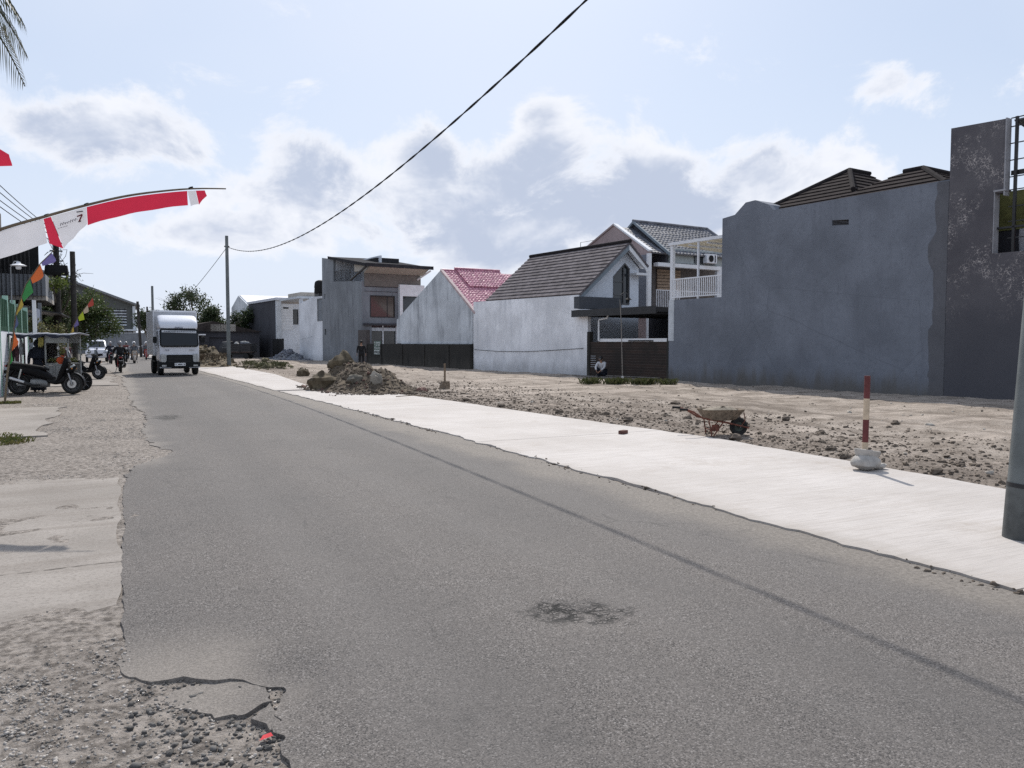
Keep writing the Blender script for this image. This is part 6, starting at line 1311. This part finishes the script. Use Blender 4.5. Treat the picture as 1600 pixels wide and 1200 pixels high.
# ------------------------------------------------------------------ food cart
def cart():
    t = thing('food_cart', 'street food cart with glass cabinet and sagging sheet roof beside the fence', 'food cart', (-2.17, 29.75, 0), R(-26.5)); t.scale = (.93, .93, 1)
    AL = mat('worn_aluminium', (.33,.335,.33), .5, .15, 5, .3); DK = mat('dark_counter', (.03,.028,.027), .8, .25)
    CG = clear_mat('cabinet_glass')
    for x in (.28, 1.06):
        for y in (-.38, .38): box((x-.02,y-.02,.0 if x > .5 else .35),(x+.02,y+.02,1.86)).build('cabinet_post', AL, t)
    for y in (-.40, .385):
        box((.26,y,1.58),(1.08,y+.02,1.86)).build('header_panel', AL, t); box((.26,y,.86),(1.08,y+.02,.92)).build('cabinet_rail', AL, t)
        for k in range(7): box((.30+k*.107,y+.0,.30),(.40+k*.107,y+.018,.855)).build('lower_slat', AL, t)
    box((.30,-.37,.91),(1.04,.37,.93)).build('cabinet_shelf', AL, t); box((.30,-.37,.28),(1.04,.37,.31)).build('cabinet_floor', DK, t)
    for a, b in (((.30,-.395,.93),(1.04,-.390,1.57)), ((1.068,-.37,.93),(1.073,.37,1.57))): box(a, b).build('glass_pane', CG, t)
    rr = random.Random(4); mb = MB()
    for i in range(26): 
        x, y = rr.uniform(.36,.98), rr.uniform(-.3,.3); mb.tube([(x-.12,y,.95+rr.random()*.12),(x,y+.04,1.0+rr.random()*.12),(x+.12,y,.95+rr.random()*.12)], .022, 5)
    mb.build('vegetables', leaf_mat('vegetable_green', (.10,.14,.04), (.2,.2,.07), (.3,.26,.12)), t)
    box((-1.05,-.40,.78),(.26,-.14,.84)).build('counter', DK, t); box((-1.05,-.38,.25),(.26,-.36,.78)).build('counter_front', DK, t)
    for x in (-1.05, -.45): box((x-.02,-.40,.0),(x+.02,-.36,1.84)).build('post', AL if x < -1 else DK, t); box((x-.02,.36,.0),(x+.02,.40,1.84)).build('post', DK, t)
    V = []; F = []; nx_, ny_ = 24, 4
    for i in range(nx_+1):
        for j in range(ny_+1): V.append((-1.18+2.45*i/nx_, -.62+1.24*j/ny_, 1.90+.02*math.sin(i*.5+j)-.02*abs(j-2)+.01*math.sin(i*2.1)))
    for i in range(nx_):
        for j in range(ny_): F.append((i*(ny_+1)+j, i*(ny_+1)+j+1, (i+1)*(ny_+1)+j+1, (i+1)*(ny_+1)+j))
    r = MB().add(V, F).build('roof_sheet', mat('tarpaulin_grey', (.22,.23,.27), .5, .25, 4), t, smooth=True); md = r.modifiers.new('solid','SOLIDIFY'); md.thickness = .03
    V2 = [(p[0], -.625, p[2]-.02) for p in V[::ny_+1]]; V3 = [(p[0], -.64, p[2]-.10-.04*math.sin(i*1.1)) for i, p in enumerate(V[::ny_+1])]; n = len(V2)
    MB().add(V2+V3, [(i, i+1, n+i+1, n+i) for i in range(n-1)]).build('roof_valance', mat('navy_tarpaulin', (.022,.024,.04), .7, .2), t)
    box((-.30,.34,.84),(.25,.36,1.84)).build('back_curtain', mat('dark_curtain', (.035,.03,.03), .9, .3), t)
    for i, (x, c, z0, z1) in enumerate(((-.92,(.05,.035,.035),.9,1.75), (-.76,(.09,.04,.045),.95,1.65), (-.60,(.30,.31,.32),1.2,1.7))):
        MB().loft([ring(z0, x, -.3, .06, .05, 10, 2.2, 'z'), ring((z0+z1)/2, x, -.3, .08, .06, 10, 2.2, 'z'), ring(z1, x, -.3, .03, .03, 10, 2, 'z')]).build('hanging_goods', mat('goods_%s' % 'abc'[i] if False else ('dark_bag','maroon_bag','pale_bag')[i], c, .8, .3), t, smooth=True)
    mb = MB()
    for k in range(9): mb.tube([(.02+.02*k, -.33, 1.76), (.02+.02*k, -.34, 1.45+.03*(k%3))], .012, 5)
    mb.build('hanging_sachets', mat('yellow_sachet', (.42,.36,.10), .6, .3, 20), t)
    for y in (-.44, .44):
        M = Matrix.Translation((1.12,y,.31)) @ Matrix.Rotation(R(90),4,'X')
        w = MB().lathe([(.25,-.02),(.285,-.03),(.31,0),(.285,.03),(.25,.02),(.25,-.02)], 24, M).build('wheel', RUBBER, t, smooth=True); mb = MB()
        for k in range(8): a = k*math.pi/4; mb.tube([(1.12,y,.31),(1.12+.26*math.cos(a),y,.31+.26*math.sin(a))], .008, 4)
        mb.build('spokes', GREY_METAL, w)
    MB().tube([(1.12,-.46,.31),(1.12,.46,.31)], .016, 6).build('axle', GREY_METAL, t)
cart()

# ------------------------------------------------------------------ box truck
def text_mesh(name, body, size, m, parent, M):
    cu = bpy.data.curves.new(name, 'FONT'); cu.body = body; cu.size = size; cu.align_x = 'CENTER'; cu.extrude = .002
    o = bpy.data.objects.new(name, cu); C.objects.link(o); dg = bpy.context.evaluated_depsgraph_get(); me = bpy.data.meshes.new_from_object(o.evaluated_get(dg)); bpy.data.objects.remove(o)
    me.transform(M); me.materials.clear(); me.materials.append(m); q = bpy.data.objects.new(name, me); C.objects.link(q); q.parent = parent; return q
def truck():
    t = thing('box_truck', 'white box truck driving towards the camera', 'truck', (2.62, 41.0, .02), R(3.5))
    W = .94; GB = mat('dark_truck_plastic', (.014,.015,.016), .7, .15, spec=.15)
    def sec(y, w, z0, z1, p=5): return ring(y, 0, (z0+z1)/2, w, (z1-z0)/2, 28, p, 'y')
    # cab, front at y = 0, running back along +y
    MB().loft([sec(.02,.80,.62,1.30,6), sec(.0,.86,.58,1.42,6), sec(.03,.88,.56,1.50,7), sec(.10,.895,.55,1.90,8), sec(.24,.895,.55,2.24,8), sec(.34,.89,.55,2.28,8), sec(1.5,.89,.55,2.28,8)]).build('cab', WH_PAINT, t, smooth=True)
    def pane(pts, push=.012): 
        return MB().add(pts+[(p[0], p[1]-push, p[2]) for p in pts], [tuple(range(len(pts))), tuple(reversed(range(len(pts), 2*len(pts))))]+[(i, (i+1)%len(pts), len(pts)+(i+1)%len(pts), len(pts)+i) for i in range(len(pts))])
    def front_y(z): return np.interp(z, [1.3,1.42,1.5,1.9,2.24], [-.02,-.025,-.02,.055,.185])
    def rounded(x0, x1, z0, z1, r, n=5):
        out = []
        for cx, cz, a0 in ((x1-r,z1-r,0),(x0+r,z1-r,90),(x0+r,z0+r,180),(x1-r,z0+r,270)):
            for k in range(n+1): a = R(a0+90*k/n); out.append((cx+r*math.cos(a), cz+r*math.sin(a)))
        return out
    sur = pane([(x, front_y(z)-.005, z) for x, z in rounded(-.86,.86,1.36,2.24,.13)], .012).build('windscreen', GB, t)
    pane([(x, front_y(z)-.022, z) for x, z in rounded(-.81,.81,1.42,2.18,.10)], .010).build('pane', GLASS_T, sur)
    st = pane([(x, front_y(z)-.036, z) for x, z in ((-.76,2.06),(.78,2.02),(.78,2.135),(-.76,2.165))], .006).build('sun_strip', mat('strip_white', (.45,.46,.48), .6, .1), sur)
    mb = MB(); rr = random.Random(9)
    for i in range(17):
        x = -.66+i*.083; z = 2.075-.02*i/17; y = front_y(2.1)-.05; h_ = rr.uniform(.05,.065)
        mb.box((x,y-.004,z),(x+.016,y,z+h_))
        if rr.random() < .7: mb.box((x,y-.004,z+h_-.016),(x+.055,y,z+h_))
        if rr.random() < .5: mb.box((x+.04,y-.004,z),(x+.055,y,z+h_))
        if rr.random() < .4: mb.box((x,y-.004,z),(x+.055,y,z+.014))
    mb.build('strip_lettering', mat('letter_navy', (.02,.025,.06), .6, .1), st)
    for x in (-.35, .12): MB().tube([(x,-.045,1.38),(x+.12,-.05,1.44),(x+.42,-.035,1.47)], .010, 5).build('wiper', GB, t)
    # roof fairing
    MB().loft([ring(.16,0,2.30,.80,.04,24,5,'y'), ring(.22,0,2.37,.86,.12,24,7,'y'), ring(.42,0,2.44,.88,.22,24,8,'y'), ring(.72,0,2.53,.88,.32,24,8,'y'), ring(1.05,0,2.56,.87,.355,24,8,'y'), ring(1.5,0,2.56,.87,.36,24,8,'y')]).build('roof_fairing', WH_PAINT, t, smooth=True)
    text_mesh('fairing_marks', 'IIMIEIIIII', .11, mat('letter_navy', (0,0,0)), t, Matrix.Translation((0,.10,2.26)) @ Matrix.Rotation(R(90-28),4,'X'))
    text_mesh('model_letters', 'NLR', .10, MATS['letter_navy'], t, Matrix.Translation((-.55,-.035,1.18)) @ Matrix.Rotation(R(90),4,'X'))
    box((.42,-.032,1.20),(.66,-.024,1.235)).build('maker_badge', SILVER, t)
    # grille, lamps, bumper
    g = MB().prism([(-.60,.60),(.60,.60),(.60,.94),(.55,.99),(-.55,.99),(-.60,.94)], 'y', -.055, .01).build('grille', GB, t, bevel=.012)
    for k in range(4): box((-.52,-.064,.66+k*.07),(.52,-.056,.685+k*.07)).build('grille_bar', BLK_METAL, g)
    for s_ in (-1, 1):
        l = MB().loft([ring(-.055,s_*.715,.83,.125,.19,16,4,'y'), ring(.0,s_*.72,.83,.14,.21,16,4,'y'), ring(.1,s_*.74,.83,.14,.21,16,4,'y')]).build('headlight', LAMP, t, smooth=True)
        box((s_*.715-.12,-.062,.80),(s_*.715+.12,-.054,.815)).build('lamp_divider', GREY_METAL, l); box((s_*.715-.12,-.062,.88),(s_*.715+.12,-.054,.893)).build('lamp_divider', GREY_METAL, l)
        box((s_*.70-.10,-.095,.43),(s_*.70+.10,-.088,.51)).build('fog_lamp', LAMP, t)
        ar = MB().tube([(s_*.88,.10,1.42),(s_*1.08,.02,1.44),(s_*1.08,.02,1.62)], .014, 6).build('mirror_arm', GB, t); MB().loft([ring(-.02,s_*1.07,1.70,.085,.15,12,4,'y'), ring(.05,s_*1.07,1.70,.09,.16,12,4,'y')]).build('mirror', GB, ar, smooth=True)
        sw = MB().prism([(.36,1.45),(1.25,1.45),(1.25,2.12),(.55,2.12)], 'x', s_*.888, s_*.897).build('side_window', GLASS, t); box((s_*.896-.004,1.0,1.28),(s_*.896+.004,1.2,1.32)).build('door_handle', GB, t)
        MB().tube([(s_*.91,.28,1.3),(s_*.91,.28,2.1)], .012, 6).build('grab_handle', GB, t)
    b = MB().prism([(-.90,.36),(.90,.36),(.92,.58),(.88,.64),(-.88,.64),(-.92,.58)], 'y', -.09, .08).build('bumper', GB, t, bevel=.02); 
    for s_ in (-1, 1): MB().prism([(s_*.90,.36),(s_*.40,.36),(s_*.40,.385),(s_*.78,.39),(s_*.90,.43)], 'y', -.098, -.091).build('bumper_lip', mat('bumper_grey', (.35,.36,.38), .5, .1), b)
    pl = box((-.24,-.108,.46),(.24,-.098,.60)).build('number_plate', W_TRIM, t); mb = MB()
    for k in range(8): 
        if k not in (1, 6): mb.box((-.20+k*.052,-.113,.50),(-.165+k*.052,-.109,.56))
    mb.build('plate_marks', BLK_PLAST, pl)
    # box body
    bd = MB().box((-.99,1.42,.95),(.99,4.6,3.14)).build('cargo_body', mat('box_panel_grey', (.47,.48,.50), .5, .08, 2), t, bevel=.03)
    for x in (-.99, .99):
        for y in (1.44, 4.58): box((x-.03*(x>0)-.012*(x<0),y-.03,.95),(x+.012*(x>0)+.03*(x<0),y+.03,3.15)).build('corner_rail', W_METAL, bd)
        for k in range(9): box((x-.006 if x < 0 else x-.004,1.62+k*.33,1.0),(x+.004 if x < 0 else x+.006,1.65+k*.33,3.0)).build('panel_rib', MATS['box_panel_grey'], bd)
    box((-.985,1.40,3.07),(.985,1.45,3.15)).build('top_rail', W_METAL, bd)
    for s_ in (-1, 1):
        box((s_*.35-.05,.2,.50),(s_*.35+.05,4.55,.66)).build('chassis_rail', GB, t)
        for y in (.72, 3.6):
            M = Matrix.Translation((s_*.78,y,.37)) @ Matrix.Rotation(R(90),4,'Y')
            w = MB().lathe([(.20,-.10),(.32,-.12),(.365,-.09),(.37,0),(.365,.09),(.32,.12),(.20,.10)], 24, M).build('wheel', RUBBER, t, smooth=True); MB().lathe([(0,-.07),(.08,-.07),(.10,-.02),(.20,-.06),(.205,.06),(.10,.02),(.08,.07),(0,.07)], 18, M).build('rim', GREY_METAL, w, smooth=True)
        box((s_*.80-.14,2.7,.40),(s_*.80+.14,3.05,.90)).build('mud_flap', GB, t); box((s_*.93-.02,1.5,.62),(s_*.93+.02,3.0,.70)).build('side_guard', GB, t)
    MB().tube([(-.7,.72,.36),(.7,.72,.36)], .05, 8).build('axle', GREY_METAL, t, smooth=True); box((-.5,.9,.3),(.5,1.3,.55)).build('engine_sump', GB, t)
truck()
def car():
    t = thing('white_van', 'small white van parked far off beyond the food cart', 'car', (-1.55, 71.5, .02), R(2))
    def sc_(y, w, z0, z1): return ring(y, 0, (z0+z1)/2, w, (z1-z0)/2, 20, 4.5, 'y')
    MB().loft([sc_(0,.70,.45,.85), sc_(.05,.78,.35,.98), sc_(.8,.82,.30,1.08), sc_(3.6,.82,.30,1.10), sc_(3.75,.78,.35,1.0)]).build('lower_body', WH_PAINT, t, smooth=True)
    MB().loft([sc_(.75,.72,1.0,1.08), sc_(1.35,.70,1.0,1.72), sc_(1.6,.70,1.0,1.80), sc_(3.5,.70,1.0,1.80), sc_(3.7,.70,1.0,1.70)]).build('cabin', WH_PAINT, t, smooth=True)
    MB().add([(-.60,.86,1.15),(.60,.86,1.15),(.55,1.34,1.66),(-.55,1.34,1.66)]+[(-.60,.83,1.17),(.60,.83,1.17),(.55,1.31,1.68),(-.55,1.31,1.68)], [(0,1,2,3),(7,6,5,4),(0,4,5,1),(1,5,6,2),(2,6,7,3),(3,7,4,0)]).build('windscreen', GLASS, t)
    for s_ in (-1, 1):
        box((s_*.70-.012,1.5,1.18),(s_*.70+.012,3.4,1.62)).build('side_window', GLASS, t); MB().loft([ring(.0,s_*.56,.78,.14,.08,10,3,'y'), ring(.08,s_*.56,.78,.15,.09,10,3,'y')]).build('headlight', LAMP, t, smooth=True)
        box((s_*.86-.08,1.05,1.12),(s_*.86+.08,1.15,1.26)).build('mirror', BLK_PLAST, t, bevel=.02)
        for y in (.72, 3.0):
            M = Matrix.Translation((s_*.72,y,.29)) @ Matrix.Rotation(R(90),4,'Y'); w = MB().lathe([(.16,-.09),(.27,-.09),(.29,0),(.27,.09),(.16,.09)], 20, M).build('wheel', RUBBER, t, smooth=True); MB().lathe([(0,-.07),(.16,-.08),(.16,.08),(0,.07)], 16, M).build('rim', SILVER, w)
    box((-.40,-.02,.50),(.40,.06,.68)).build('grille', BLK_PLAST, t); box((-.2,-.03,.46),(.2,-.021,.56)).build('number_plate', BLK_PLAST, t)
car()
def pickup():
    p = hw(-2.6, 45.5); t = thing('small_cargo_truck', 'small black cargo truck heaped with rubble bags before the dark wall', 'truck', (p[0]-2.0, p[1]+3.5, 0), R(-30))
    def sc_(x, w, z0, z1): return ring(x, 0, (z0+z1)/2, w, (z1-z0)/2, 16, 5, 'x')
    MB().loft([sc_(-1.75,.62,.45,1.0), sc_(-1.70,.66,.38,1.25), sc_(-1.45,.66,.36,1.68), sc_(-.85,.66,.36,1.72), sc_(-.78,.66,.38,1.70)]).build('cab', mat('dark_truck_paint', (.022,.024,.028), .5, .2), t, smooth=True)
    for s_ in (-1, 1): box((-1.42,s_*.66-.01,1.05),(-.92,s_*.66+.01,1.58)).build('side_window', GLASS, t)
    box((-.70,-.70,.62),(1.45,.70,.70)).build('bed_floor', mat('rusty_bed', (.06,.038,.033), .8, .3), t)
    for s_ in (-1, 1):
        for k in range(4): box((-.70,s_*.70-.02,.71+k*.20),(1.45,s_*.70+.02,.88+k*.20)).build('side_board', BLK_METAL, t)
        for x in (-.62, .35, 1.38): box((x-.03,s_*.735-.015,.62),(x+.03,s_*.735+.015,1.6)).build('stake', BLK_METAL, t)
        for x in (-1.2, .9):
            M = Matrix.Translation((x,s_*.58,.29)) @ Matrix.Rotation(R(90),4,'X'); w = MB().lathe([(.15,-.08),(.27,-.08),(.29,0),(.27,.08),(.15,.08)], 18, M).build('wheel', RUBBER, t, smooth=True); MB().lathe([(0,-.05),(.15,-.06),(.15,.06),(0,.05)], 14, M).build('rim', RUST, w)
        box((-1.77,s_*.45-.1,.72),(-1.74,s_*.45+.1,.86)).build('headlight', LAMP, t)
    box((-.74,-.68,.71),(-.70,.68,1.62)).build('head_board', BLK_METAL, t); box((1.45,-.70,.71),(1.49,.70,1.45)).build('tail_board', BLK_METAL, t); box((-1.6,-.35,.40),(1.4,.35,.62)).build('chassis', BLK_METAL, t)
    rr = random.Random(6)
    for i in range(16): MB().blob((rr.uniform(-.5,1.25), rr.uniform(-.5,.5), rr.uniform(1.2,1.62)), (.22,.2,.14), i, .3, 1.6, 9, 6).build('load_bag', (P_DARKCEM, mat('sack_pale', (.40,.40,.38), .9, .2), GREYC)[i % 3], t, smooth=True)
pickup()
